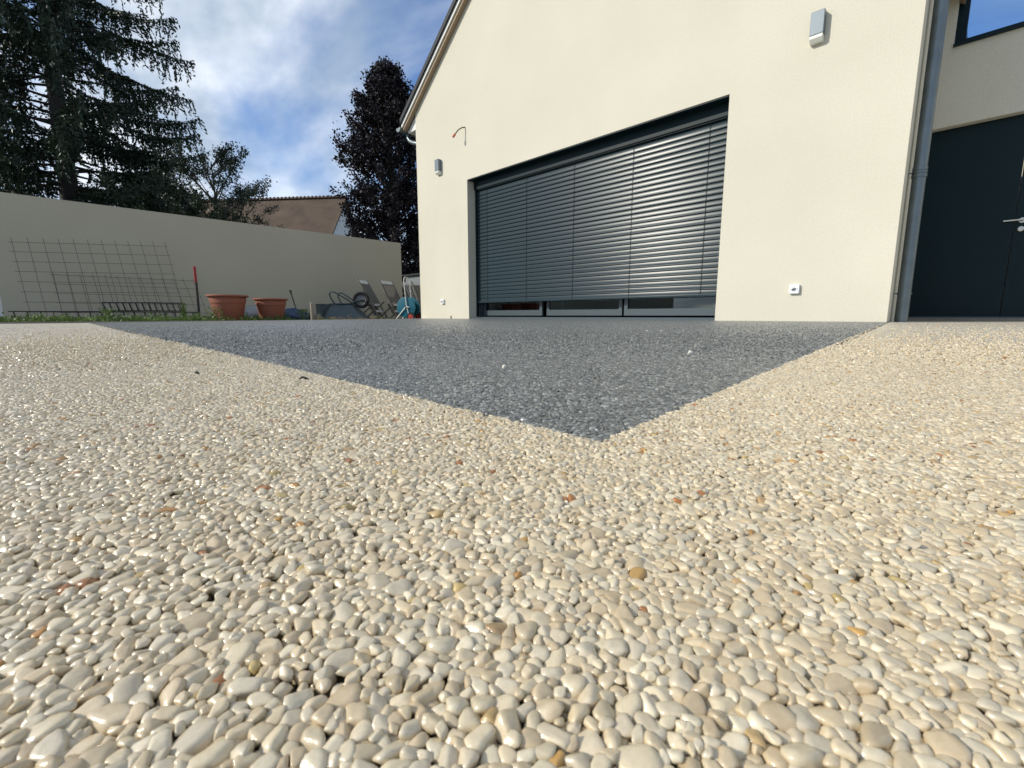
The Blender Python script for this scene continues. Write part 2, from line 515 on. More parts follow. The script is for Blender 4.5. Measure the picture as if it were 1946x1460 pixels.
def pack(size, dens, it=26):
    """discs pushed apart in a periodic square"""
    n = int(size * size * dens)
    P = rng.uniform(0, size, (n, 2))
    rad = np.clip(rng.lognormal(math.log(0.00136), 0.31, n), 0.00075, 0.0028)
    cs = 0.0042; nc = int(size / cs); cs = size / nc
    for _ in range(it):
        ci = np.minimum((P / cs).astype(int), nc - 1)
        key = ci[:, 0] * nc + ci[:, 1]
        o = np.argsort(key, kind='stable'); ks = key[o]
        first = np.searchsorted(ks, np.arange(nc * nc)); cnt = np.bincount(key, minlength=nc * nc)
        K = 7
        disp = np.zeros_like(P)
        for dx in (-1, 0, 1):
            for dy in (-1, 0, 1):
                kk = ((ci[:, 0] + dx) % nc) * nc + (ci[:, 1] + dy) % nc
                for s in range(K):
                    ok = s < cnt[kk]
                    j = o[np.minimum(first[kk] + s, n - 1)]
                    dv = P - P[j]
                    dv -= size * np.round(dv / size)
                    dd = np.hypot(dv[:, 0], dv[:, 1])
                    ov = (rad + rad[j]) * 1.0 - dd
                    w = ok & (ov > 0) & (j != np.arange(n))
                    disp[w] += dv[w] / (dd[w][:, None] + 1e-7) * ov[w][:, None] * 0.36
        P = (P + np.clip(disp, -0.0011, 0.0011)) % size
    return P, rad


TS = 0.54
TP, TR = pack(TS, 150000)
fwd = np.array([math.sin(YAW), math.cos(YAW)])
XY, RAD = [], []
for i in range(-12, 2):
    for j in range(-2, 11):
        q = TP + np.array([i, j]) * TS + np.array([0.13, 0.07])
        dist = np.hypot(q[:, 0], q[:, 1])
        if dist.min() > 6.2: continue
        ang = np.degrees(np.arccos(np.clip((q @ fwd) / np.maximum(dist, 1e-6), -1, 1)))
        # every stone near by, thinning out where they cover each other at a grazing angle
        p = np.minimum(1.0, (0.56 / np.maximum(dist, 1e-3)) ** 3.0)
        kp = ((dist < 0.30) | ((ang < 60) & (dist < 6.0) & (rng.uniform(size=len(dist)) < p))) & (q[:, 0] > UL) & (q[:, 1] < D - 0.005)
        XY.append(q[kp]); RAD.append(TR[kp])
XY = np.vstack(XY); RAD = np.concatenate(RAD)
n_up = len(XY)
# stones one layer down, seen through the gaps
LA = rng.uniform(-1, 1, (110000, 2)) * 0.42
ld = np.hypot(LA[:, 0], LA[:, 1]); la = np.degrees(np.arccos(np.clip((LA @ fwd) / np.maximum(ld, 1e-6), -1, 1)))
LA = LA[(ld < 0.15) | ((la < 60) & (ld < 0.41))]
XYa = np.vstack([XY, LA])
RADa = np.concatenate([RAD, np.clip(rng.lognormal(math.log(0.0014), 0.25, len(LA)), 0.0009, 0.0022)])
N = len(XYa)
lower = np.arange(N) >= n_up
el = rng.uniform(1.0, 1.38, N)
sx = RADa * el * 1.08; sy = RADa / el * 1.22
sz = RADa * rng.uniform(0.62, 0.9, N)
rot = np.stack([rng.normal(0, 0.21, N), rng.normal(0, 0.21, N), rng.uniform(0, 2 * math.pi, N)], 1)
z = -sz * 0.95 + rng.normal(-0.0001, 0.0002, N)
z[lower] = -0.0017 - rng.uniform(0, 0.0011, lower.sum())
z += drop(XYa[:, 0], XYa[:, 1])
edge_x = AX + (UR - AX) * (XYa[:, 1] - AY) / (D - AY)
dark = (XYa[:, 1] > AY + (AX - XYa[:, 0]) * PS) & (XYa[:, 0] < edge_x)
z[lower & dark] += 0.0006
LC = np.array([(0.60, 0.51, 0.375), (0.66, 0.585, 0.455), (0.57, 0.475, 0.345), (0.62, 0.55, 0.445), (0.69, 0.63, 0.52), (0.53, 0.43, 0.305), (0.61, 0.555, 0.465), (0.64, 0.545, 0.41)])
DC = np.array([(0.085, 0.090, 0.089), (0.14, 0.146, 0.144), (0.05, 0.054, 0.054), (0.21, 0.217, 0.213), (0.11, 0.115, 0.114), (0.31, 0.318, 0.31)])
AC = np.array([(0.44, 0.23, 0.06), (0.36, 0.15, 0.045), (0.48, 0.29, 0.09), (0.50, 0.36, 0.17), (0.42, 0.29, 0.15), (0.48, 0.37, 0.16)])
tint = np.array([0.985, 0.985, 0.94]) * (0.85 * LC[rng.integers(0, len(LC), N)] + 0.15 * LC.mean(0)) * rng.uniform(0.84, 1.08, (N, 1))
acc = rng.uniform(size=N) < 0.021
tint[acc] = AC[rng.integers(0, len(AC), acc.sum())] * rng.uniform(0.8, 1.15, (acc.sum(), 1))
tint[dark] = (0.75 * DC[rng.integers(0, len(DC), dark.sum())] + 0.25 * DC.mean(0)) * np.array([0.97, 1.0, 1.03]) * rng.uniform(0.8, 1.2, (dark.sum(), 1))
shape_i = rng.integers(0, len(peb_meshes), N)

# the 300 of either kind that show largest are pieces of their own
f2 = np.array([math.sin(YAW) * math.cos(PITCH), math.cos(YAW) * math.cos(PITCH), math.sin(PITCH)])
r2 = np.array([math.cos(YAW), -math.sin(YAW), 0.0]); u2 = np.cross(r2, f2)
P3 = np.concatenate([XYa, z[:, None]], 1) - np.array(CAM)
zd = P3 @ f2
inf = (zd > 0.02) & (np.abs(P3 @ r2 / np.maximum(zd, 1e-6)) < 1.13) & (np.abs(P3 @ u2 / np.maximum(zd, 1e-6)) < 0.85) & ~lower
score = np.where(inf, RADa / np.maximum(zd, 1e-6), 0)
own = np.zeros(N, bool)
for sel, par, nm in ((~dark, terrace, 'pebble'), (dark, panel, 'dark_pebble')):
    idx = np.argsort(-np.where(sel, score, 0))[:300]
    own[idx] = True
    for i in idx:
        ob = bpy.data.objects.new(nm, peb_meshes[shape_i[i]])
        COL.objects.link(ob); ob.parent = par
        ob.location = (XYa[i, 0], XYa[i, 1], z[i]); ob.rotation_euler = rot[i]; ob.scale = (sx[i], sy[i], sz[i])
        ob['tint'] = [float(c) for c in tint[i]]
reps = {}
for ob in list(terrace.children) + list(panel.children):
    if ob.data.name.startswith('pebble'): reps.setdefault(ob.data.name, ob)


def scatter(name, parent, sel):
    n = int(sel.sum())
    me = bpy.data.meshes.new(name)
    me.vertices.add(n)
    me.vertices.foreach_set('co', np.concatenate([XYa[sel], z[sel][:, None]], 1).astype(np.float32).ravel())
    for an, ty, arr, fld in (('rot', 'FLOAT_VECTOR', rot[sel], 'vector'), ('scl', 'FLOAT_VECTOR', np.stack([sx, sy, sz], 1)[sel], 'vector'),
                             ('tint', 'FLOAT_COLOR', np.concatenate([tint[sel], np.ones((n, 1))], 1), 'color'), ('pick', 'INT', shape_i[sel], 'value')):
        a = me.attributes.new(an, ty, 'POINT')
        a.data.foreach_set(fld, arr.astype(np.int32 if ty == 'INT' else np.float32).ravel())
    ob = link(name, me, None, parent); ob['kind'] = 'stuff'
    ng = bpy.data.node_groups.new(name, 'GeometryNodeTree')
    ng.interface.new_socket('Geometry', in_out='INPUT', socket_type='NodeSocketGeometry')
    ng.interface.new_socket('Geometry', in_out='OUTPUT', socket_type='NodeSocketGeometry')
    nn, ll = ng.nodes, ng.links
    gi, go = nn.new('NodeGroupInput'), nn.new('NodeGroupOutput')
    jn = nn.new('GeometryNodeJoinGeometry')
    for o in reps.values():
        oi = nn.new('GeometryNodeObjectInfo'); oi.inputs['Object'].default_value = o
        gti = nn.new('GeometryNodeGeometryToInstance')
        ll.new(oi.outputs['Geometry'], gti.inputs[0]); ll.new(gti.outputs[0], jn.inputs[0])
    ip = nn.new('GeometryNodeInstanceOnPoints')
    ip.inputs['Pick Instance'].default_value = True
    def att(nm, ty):
        a = nn.new('GeometryNodeInputNamedAttribute'); a.data_type = ty; a.inputs['Name'].default_value = nm
        return a.outputs['Attribute']
    ll.new(gi.outputs[0], ip.inputs['Points']); ll.new(jn.outputs[0], ip.inputs['Instance'])
    ll.new(att('pick', 'INT'), ip.inputs['Instance Index'])
    er = nn.new('FunctionNodeEulerToRotation'); ll.new(att('rot', 'FLOAT_VECTOR'), er.inputs[0]); ll.new(er.outputs[0], ip.inputs['Rotation'])
    ll.new(att('scl', 'FLOAT_VECTOR'), ip.inputs['Scale'])
    ll.new(ip.outputs[0], go.inputs[0])
    md = ob.modifiers.new('pebbles', 'NODES'); md.node_group = ng
    return ob


scatter('cream_pebbles', terrace, ~dark & ~own)
scatter('dark_pebbles', panel, dark & ~own)
print('pebbles', N, 'upper', n_up)

# ------------------------------------------------------------------ house
H0 = (-4.2, D, 0.0)
house = thing('house', 'cream rendered gabled house with slate roof and anthracite blind window', 'house', H0)
EL, ER = 3.95, 3.25            # eaves left and right
SL = 0.77                      # roof slope
RX = -4.60; RZ = EL + (RX - UL) * SL
TH = 0.40
w = MB()
w.prism([(UL, -0.05), (WL, -0.05), (WL, WT), (UL, WT)], D, D + TH)
w.prism([(WR, -0.05), (UR, -0.05), (UR, WT), (WR, WT)], D, D + TH)
w.prism([(UL, WT), (WL, WT), (WR, WT), (UR, WT), (UR, RZ - (UR - RX) * SL), (RX, RZ), (UL, EL)], D, D + TH)
w.build('front_wall', M['render'], house, H0)
MB().box(UL, UL + TH, D + TH, D + 10, -0.05, EL).build('side_wall', M['render'], house, H0)
MB().box(UR - TH, UR, D + TH, D + 10, -0.05, RZ - (UR - RX) * SL).build('return_wall', M['render'], house, H0)
MB().box(UL + TH, UR - TH, D + 9.7, D + 10, -0.05, EL).build('rear_wall', M['render'], house, H0)
MB().box(UL + TH, UR - TH, D + 0.36, D + 9.7, -0.05, 0.012).build('interior_floor', M['dark_floor'], house, H0)
MB().box(UR - TH - 0.06, UR - TH - 0.01, D + TH + 0.02, D + 3.19, 0.012, 2.6).build('interior_lining', M['interior'], house, H0)
MB().box(UL + TH, UR - TH, D + 3.2, D + 3.3, 0.012, 2.6).build('interior_partition', M['interior'], house, H0)
MB().box(UL + TH, UR - TH, D + TH, D + 3.2, 2.6, 2.7).build('interior_ceiling', M['interior'], house, H0)
# roof: two slopes of slate courses
VG = 0.13                      # verge overhang
EXL = UL - 0.33
roof_slopes = []
for side in (-1, 1):
    x_e = EXL if side < 0 else UR + 0.16
    z_at = (lambda x: EL + (x - UL) * SL) if side < 0 else (lambda x: RZ - (x - RX) * SL)
    dk = MB()
    pts = [(x_e, z_at(x_e)), (RX, RZ), (RX, RZ + 0.10), (x_e, z_at(x_e) + 0.10)]
    dk.prism(pts, D - 0.084, D + 10.2)
    deck = dk.build('roof_deck', M['brown_wood'], house, H0)
    nrow = int(abs(RX - x_e) / 0.17)
    cour = None
    for k in range(nrow + 1):
        xa = x_e + (RX - x_e) * k / (nrow + 1); xb = x_e + (RX - x_e) * min(1, (k + 2) / (nrow + 1))
        za, zb = z_at(xa) + 0.128, z_at(xb) + 0.108
        c = MB().prism([(xa, za), (xb, zb), (xb, zb + 0.012), (xa, za + 0.012)], D - VG + 0.006 * ((k * 7) % 3 - 1), D + 10.2)
        c.build('slate_course', M['slate'], deck, H0)
    # verge: white bargeboard and brown soffit strip
    b = MB().prism([(x_e, z_at(x_e) + 0.015), (RX, RZ + 0.015), (RX, RZ + 0.080), (x_e, z_at(x_e) + 0.080)], D - 0.110, D - 0.085)
    b.build('bargeboard', M['white_pvc'], house, H0)
    MB().prism([(x_e, z_at(x_e) + 0.082), (RX, RZ + 0.082), (RX, RZ + 0.175), (x_e, z_at(x_e) + 0.175)], D - VG - 0.012, D - 0.086).build('verge_slates', M['slate'], house, H0)
    so = MB().prism([(x_e + 0.02, z_at(x_e + 0.02) - 0.05), (RX, RZ - 0.05), (RX, RZ - 0.003), (x_e + 0.02, z_at(x_e + 0.02) - 0.003)], D - 0.083, D - 0.002)
    so.build('verge_soffit', M['brown_wood'], house, H0)
# eaves box on the left
ze = EL + (EXL - UL) * SL
MB().prism([(EXL + 0.03, ze - 0.06), (UL - 0.004, ze - 0.06), (UL - 0.004, EL - 0.06), (EXL + 0.03, ze - 0.035)], D + 0.02, D + 10).build('eaves_box', M['white_pvc'], house, H0)
gx, gz = EXL - 0.075, ze + 0.03
gt = MB()
arc = [(gx + 0.075 * math.cos(a), gz + 0.075 * math.sin(a)) for a in np.linspace(math.pi, 2 * math.pi, 13)]
arc2 = [(gx + 0.07 * math.cos(a), gz + 0.07 * math.sin(a)) for a in np.linspace(2 * math.pi, math.pi, 13)]
gt.prism(arc + arc2, D - 0.13, D + 10)
gt.prism([(gx + 0.075 * math.cos(a), gz + 0.075 * math.sin(a)) for a in np.linspace(math.pi, 2 * math.pi, 13)], D - 0.136, D - 0.13)
gut = gt.build('gutter', M['zinc'], house, H0, 60)
gy = D + 0.10
MB().tube([(gx, gy, gz - 0.06), (gx, gy, gz - 0.13), (gx + 0.05, gy, gz - 0.20), (gx + 0.16, gy, gz - 0.26), (UL - 0.07, gy, gz - 0.32), (UL - 0.062, gy, gz - 0.42), (UL - 0.062, gy, 0.0)], 0.045, 14).build('outlet_pipe', M['zinc'], gut, H0, 50)

# downpipe by the entrance
dp = MB().tube([(-0.437, 5.66, -0.02), (-0.437, 5.66, 1.32), (-0.437, 5.66, 3.4)], 0.05, 20).build('downpipe', M['zinc'], house, H0, 50)
for zz, rr in ((1.30, 0.056), (1.36, 0.0545), (0.94, 0.0525)):
    if rr > 0.053:
        MB().tube([(-0.437, 5.66, zz - 0.014), (-0.437, 5.66, zz + 0.014)], rr, 20).build('pipe_collar', M['zinc'], dp, H0, 50)
for zz in (1.33, 0.26):
    MB().tube([(-0.437, 5.66, zz), (-0.512, 5.63, zz)], 0.006, 6).tube([(-0.437, 5.66, zz - 0.008), (-0.437, 5.66, zz + 0.008)], 0.0555, 18).build('pipe_bracket', M['zinc'], dp, H0, 50)

# entrance wing
YW = 7.0
wg = MB()
LZ = 2.06
X1 = 3.6
wg.box(UR + 0.003, X1, YW, YW + 0.3, LZ, 2.87)
wg.box(1.35, X1, YW, YW + 0.3, -0.05, LZ)
wg.box(UR + 0.003, -0.40, YW, YW + 0.3, 2.87, 4.4)
wg.box(2.2, X1, YW, YW + 0.3, 2.87, 4.4)
wg.box(UR + 0.003, X1, YW, YW + 0.3, 4.4, 5.0)
wg.build('entrance_wall', M['render'], house, H0)
MB().box(UR + 0.003, X1, YW + 0.3, YW + 6, 5.0, 5.1).build('wing_roof', M['slate'], house, H0)
MB().box(X1 - 0.3, X1, YW + 0.3, YW + 6, -0.05, 5.0).build('wing_side_wall', M['render'], house, H0)
MB().box(UR + 0.003, X1 - 0.3, YW + 5.7, YW + 6, -0.05, 5.0).build('wing_rear_wall', M['render'], house, H0)
DY = YW + 0.10
fp = MB().box(UR + 0.003, 0.245, DY, DY + 0.05, 0.045, LZ - 0.002).build('door_side_panel', M['anthracite'], house, H0)
dr = MB().box(0.252, 1.22, DY + 0.008, DY + 0.058, 0.045, LZ - 0.002).build('entrance_door', M['anthracite'], house, H0)
MB().box(1.225, 1.348, DY - 0.01, DY + 0.05, 0.045, LZ - 0.002).build('door_frame', M['anthracite'], house, H0)
hd = MB().tube([(0.30, DY + 0.008, 1.02), (0.30, DY - 0.045, 1.02), (0.285, DY - 0.05, 1.02), (0.165, DY - 0.05, 1.02)], 0.009, 10)
hd.lathe([(0.0, 0), (0.024, 0), (0.026, 0.008), (0.0, 0.0085)], 20, Matrix.Translation((0.30, DY + 0.006, 1.02)) @ Matrix.Rotation(R(90), 4, 'X'))
hd.build('door_handle', M['steel'], dr, H0, 50)
MB().lathe([(0.0, 0), (0.023, 0), (0.025, 0.009), (0.02, 0.012), (0.0, 0.012)], 20, Matrix.Translation((0.30, DY + 0.007, 0.935)) @ Matrix.Rotation(R(90), 4, 'X')).build('lock_cylinder', M['steel'], dr, H0, 50)
MB().box(UR + 0.003, 1.348, YW - 0.02, DY + 0.06, -0.02, 0.028).build('threshold', M['sill'], house, H0)
MB().box(UR + 0.003, 1.348, DY - 0.03, DY + 0.055, 0.028, 0.043).build('door_sill', M['frame'], house, H0)
# upper window of the wing
uw = MB()
uy = YW + 0.10
uw.box(-0.40, 2.2, uy, uy + 0.07, 2.87, 2.94); uw.box(-0.40, -0.315, uy, uy + 0.07, 2.94, 4.4); uw.box(2.12, 2.2, uy, uy + 0.07, 2.94, 4.4); uw.box(-0.315, 2.12, uy, uy + 0.07, 4.33, 4.4)
uwf = uw.build('upper_window_frame', M['anthracite'], house, H0)
MB().box(-0.315, 2.12, uy + 0.03, uy + 0.036, 2.94, 4.33).build('pane', M['sky_glass'], uwf, H0)
MB().box(-0.40, 2.2, YW - 0.03, uy, 2.845, 2.868).build('window_sill', M['anthracite'], uwf, H0)
MB().box(UR + 0.003, X1 - 0.3, YW + 1.6, YW + 1.7, 2.6, 5.0).build('wing_partition', M['interior'], house, H0)

# sliding window behind the blind
WY = D + 0.315
sw = MB()
sw.box(WL + 0.002, WR - 0.002, WY - 0.10, WY + 0.10, 0.0, 0.030)
sw.box(WL + 0.002, WL + 0.06, WY - 0.06, WY + 0.10, 0.030, WT - 0.002)
sw.box(WR - 0.06, WR - 0.002, WY - 0.06, WY + 0.10, 0.030, WT - 0.002)
sw.box(WL + 0.06, WR - 0.06, WY - 0.06, WY + 0.10, WT - 0.08, WT - 0.002)
swf = sw.build('sliding_window_frame', M['frame'], house, H0)
MB().box(WL + 0.002, WR - 0.002, D + 0.03, WY - 0.103, -0.02, 0.022).build('window_threshold', M['frame'], swf, H0)
cuts = [WL + 0.075, -4.935, -3.475, WR - 0.075]
for k in range(3):
    a, b = cuts[k], cuts[k + 1]
    yo = WY + (0.0 if k != 1 else 0.045)
    a2 = a + (0.06 if k else 0.0)
    s = MB().box(a2, b, yo - 0.02, yo + 0.02, 0.055, 0.145)
    s.box(a2, a2 + 0.055, yo - 0.02, yo + 0.02, 0.145, 2.3); s.box(b - 0.055, b, yo - 0.02, yo + 0.02, 0.145, 2.3)
    so = s.build('sash', M['frame'], house, H0)
    MB().box(a2 + 0.055, b - 0.055, yo - 0.004, yo + 0.004, 0.145, 2.3).build('pane', M['glass'], so, H0)

# ------------------------------------------------------------------ blind
BY = D + 0.195
B0 = (-4.245, BY, 0.28)
blind = thing('venetian_blind', 'closed anthracite venetian blind over the wide sliding window', 'blind', B0)
BL, BR = WL + 0.045, WR - 0.012
MB().box(WL + 0.004, WR - 0.004, D + 0.006, D + 0.16, 2.384, 2.397).box(WL + 0.004, WR - 0.004, D + 0.148, D + 0.156, 2.25, 2.384).build('pelmet', M['anthracite'], blind, B0)
MB().box(BL, BR, BY - 0.03, BY + 0.03, 2.235, 2.30).build('head_rail', M['anthracite'], blind, B0)
MB().box(WL + 0.004, WL + 0.040, BY - 0.02, BY + 0.02, 0.035, 2.30).build('guide_rail', M['anthracite'], blind, B0)
MB().box(WR - 0.010, WR - 0.004, BY - 0.02, BY + 0.02, 0.035, 2.30).build('guide_rail', M['anthracite'], blind, B0)
prof = []
for t in np.linspace(-1, 1, 15):
    prof.append((0.0080 * t + 0.0030 * (t * t - 1), 0.037 * t))
bead_t = [(0.0128, 0.041), (0.008, 0.045), (0.003, 0.042)]
bead_b = [(-0.0152, -0.041), (-0.0115, -0.0455), (-0.0055, -0.043), (-0.004, -0.0385)]
pf = bead_b[::-1] + prof + bead_t
hl = (BR - BL) / 2
vs, fs = [], []
for (py, pz) in pf:
    vs += [(-hl, py, pz), (hl, py, pz)]
for i in range(len(pf) - 1):
    fs.append((2 * i, 2 * i + 1, 2 * i + 3, 2 * i + 2))
sm = np_mesh('slat', np.array(vs), np.array(fs)); sm.materials.append(M['blind'])
sm.polygons.foreach_set('use_smooth', np.ones(len(fs), bool))
sol = None
NS = 30
pitch = (2.19 - 0.345) / (NS - 1)
for k in range(NS):
    o = link('slat', sm, None, blind)
    o.location = ((BL + BR) / 2 - B0[0], 0.0, 0.345 + k * pitch - B0[2])
    o.rotation_euler = (R(random.gauss(0, 0.9)), 0, 0)
MB().box(BL, BR, BY - 0.035, BY + 0.02, 0.280, 0.302).build('bottom_rail', M['blind'], blind, B0, bevel=0.004)
for cx in (-6.135, -5.19, -4.245, -3.29, -2.313):
    pts = []
    for k in range(NS):
        zz = 0.345 + k * pitch
        pts += [(cx, BY - 0.019, zz - 0.037), (cx, BY - 0.006, zz + 0.02)]
    MB().tube([(cx, BY - 0.036, 0.290)] + pts + [(cx, BY - 0.02, 2.24)], 0.0028, 5).build('ladder_cord', M['cord'], blind, B0)


# ------------------------------------------------------------------ fixtures on the facade
def wall_lamp(x, z, label):
    o = (x, D, z)
    t = thing('wall_lamp', label, 'lamp', o, group='lamps on the gable wall')
    MB().box(-0.055, 0.055, -0.075, -0.001, -0.075, 0.125).build('housing', M['lamp_grey'], t, bevel=0.003)
    MB().prism([(-0.074, -0.078), (-0.001, -0.078), (-0.001, -0.135), (-0.045, -0.135), (-0.074, -0.105)], -0.053, 0.053, 'x').build('diffuser', M['diffuser'], t, bevel=0.003)
    return t


wall_lamp(-1.272, 2.72, 'grey box wall lamp high up between window and downpipe')
wall_lamp(-7.225, 2.77, 'grey box wall lamp near the left corner below a loose cable')


def socket(x, z, label):
    t = thing('power_socket', label, 'socket', (x, D, z), group='sockets on the gable wall')
    MB().box(-0.045, 0.045, -0.036, -0.001, -0.045, 0.045).build('cover', M['socket'], t, bevel=0.006)
    ring = MB().lathe([(0.030, 0), (0.031, 0.004), (0.022, 0.004), (0.021, 0)], 24, Matrix.Translation((0, -0.0362, 0)) @ Matrix.Rotation(R(90), 4, 'X'))
    ring.build('flap_ring', M['socket'], t, smooth=40)
    MB().lathe([(0.0, 0), (0.0205, 0), (0.0, 0.001)], 24, Matrix.Translation((0, -0.0366, 0)) @ Matrix.Rotation(R(90), 4, 'X')).build('plug_recess', M['socket_dark'], t)
    MB().tube([(-0.028, -0.038, -0.014), (-0.02, -0.043, 0.002), (0.0, -0.047, 0.014), (0.02, -0.043, 0.010)], 0.005, 6).build('flap_lip', M['socket'], t, smooth=50)


socket(-1.271, 0.32, 'white weatherproof socket low on the wall right of the blind')
socket(-7.205, 0.32, 'white socket low on the wall left of the blind')
ct = thing('loose_cable', 'bare cable with red cap sticking out of the wall', 'cable', (-6.472, D, 3.262))
MB().tube([(0, 0.01, 0), (-0.02, -0.05, -0.012), (-0.06, -0.11, -0.06), (-0.095, -0.155, -0.135)], 0.010, 8).build('wire', M['cable'], ct, smooth=50)
MB().tube([(-0.092, -0.151, -0.128), (-0.112, -0.18, -0.178)], 0.019, 8).build('cap', M['cable_red'], ct, smooth=50)
cs = MB().box(-6.99, -6.955, D - 0.012, D - 0.001, 0.0, 0.05).build('tape_scrap', M['pale_wood'])
tag(cs, 'small tan tape scrap at the foot of the wall', 'tape')

# ------------------------------------------------------------------ garden wall
gw = MB().prism([(-1.2e1, -0.1), (6.90, -0.1), (6.90, 2.0), (-1.2e1, 2.0)], -11.32, -11.12, 'x').build('garden_wall', M['shaded_render'])
tag(gw, 'long plain rendered garden wall in shade', 'wall')

# ------------------------------------------------------------------ trees
def quads_mesh(name, C, A, B, shade_v, m, parent, off):
    """leaf quads: centre C, half axes A and B"""
    n = len(C)
    V = np.stack([C - A - B * 0.6, C + A * 0.1 - B, C + A + B * 0.5, C - A * 0.2 + B], 1).reshape(-1, 3) - np.array(off)
    F = np.arange(4 * n).reshape(n, 4)
    me = np_mesh(name, V, F)
    a = me.attributes.new('shade', 'FLOAT', 'FACE'); a.data.foreach_set('value', shade_v.astype(np.float32))
    return link(name, me, m, parent)


def unit(v):
    return v / np.maximum(np.linalg.norm(v, axis=-1, keepdims=True), 1e-9)


def rand_dirs(n):
    return unit(rng.normal(size=(n, 3)))


def spruce():
    base = np.array([-23.6, 0.93, 0.0]); Ht = 19.0
    t = thing('spruce_tree', 'tall dark spruce with drooping branches behind the garden wall', 'tree', tuple(base))
    MB().tube([(0, 0, -0.1), (0.03, 0, 4), (-0.03, 0.03, 9), (0, 0, 14), (0, 0, Ht)], [0.36, 0.28, 0.21, 0.12, 0.02], 12).build('trunk', M['bark'], t, smooth=60)
    lim = MB(); C, A, B, S = [], [], [], []
    zz = 1.4
    while zz < Ht - 0.5:
        nb = rng.integers(4, 7); a0 = rng.uniform(0, 6.28)
        for k in range(nb):
            az = a0 + 6.28 * k / nb + rng.normal(0, 0.25)
            L = np.interp(zz, [1, 3, 6, 10, 14, 19], [4.5, 4.7, 4.3, 3.95, 2.7, 0.35]) * rng.uniform(0.72, 1.08)
            d = np.array([math.cos(az), math.sin(az), 0]); sd = np.array([-d[1], d[0], 0])
            dr = rng.uniform(0.10, 0.30); up = rng.uniform(0.05, 0.2)
            z0 = zz + rng.normal(0, 0.12)
            P = lambda s: base + np.array([0, 0, z0]) + d * L * s + np.array([0, 0, 1]) * L * (up * s - (dr + up) * s ** 2 + 0.24 * s ** 4)
            lim.tube([tuple(P(s) - base) for s in (0, 0.25, 0.5, 0.75, 1.0)], [0.045 * L / 4 + 0.008, 0.032, 0.022, 0.014, 0.005], 4, False)
            if zz > 12.6: step = 0.30
            else: step = 0.115
            npos = max(3, int(L * 0.78 / step))
            dens = 1.0
            for s in np.linspace(0.22, 1.0, npos):
                p = P(s)
                if s < 0.52 and rng.uniform() < 0.5: continue
                for kind in range(4):
                    if kind < 2:
                        tl = (0.25 + 0.75 * (1 - s)) * rng.uniform(0.5, 1.1) * min(1, L / 3)
                        dv = unit(d * 0.65 + sd * (1 if kind else -1) + np.array([0, 0, -0.25]))
                    else:
                        tl = rng.uniform(0.2, 0.75) * min(1, L / 3)
                        dv = unit(np.array([0, 0, -1.0]) + d * rng.normal(0.1, 0.2) + sd * rng.normal(0, 0.25))
                    m = max(2, int(tl / (0.065 if zz < 12.6 else 0.12)))
                    q = np.linspace(0.05, 1, m)[:, None]
                    pts = p + dv * tl * q + np.array([0, 0, -1.0]) * (0.35 * tl * q ** 2)
                    if kind < 2: pts = pts + sd * 0
                    for rep in range(2):
                        ax = unit(dv + rng.normal(0, 0.45, (m, 3)))
                        bx = unit(np.cross(ax, rand_dirs(m)))
                        C.append(pts + rng.normal(0, 0.025, (m, 3)))
                        A.append(ax * rng.uniform(0.055, 0.10, (m, 1))); B.append(bx * rng.uniform(0.017, 0.036, (m, 1)))
                        S.append(np.clip(rng.normal(0.25 + 0.4 * s, 0.25, m), 0, 1))
        zz += rng.uniform(0.30, 0.52)
    lim.build('branches', M['twig'], t)
    C = np.vstack(C)
    print('spruce', len(C))
    quads_mesh('crown', C, np.vstack(A), np.vstack(B), np.concatenate(S), M['spruce'], t, base)


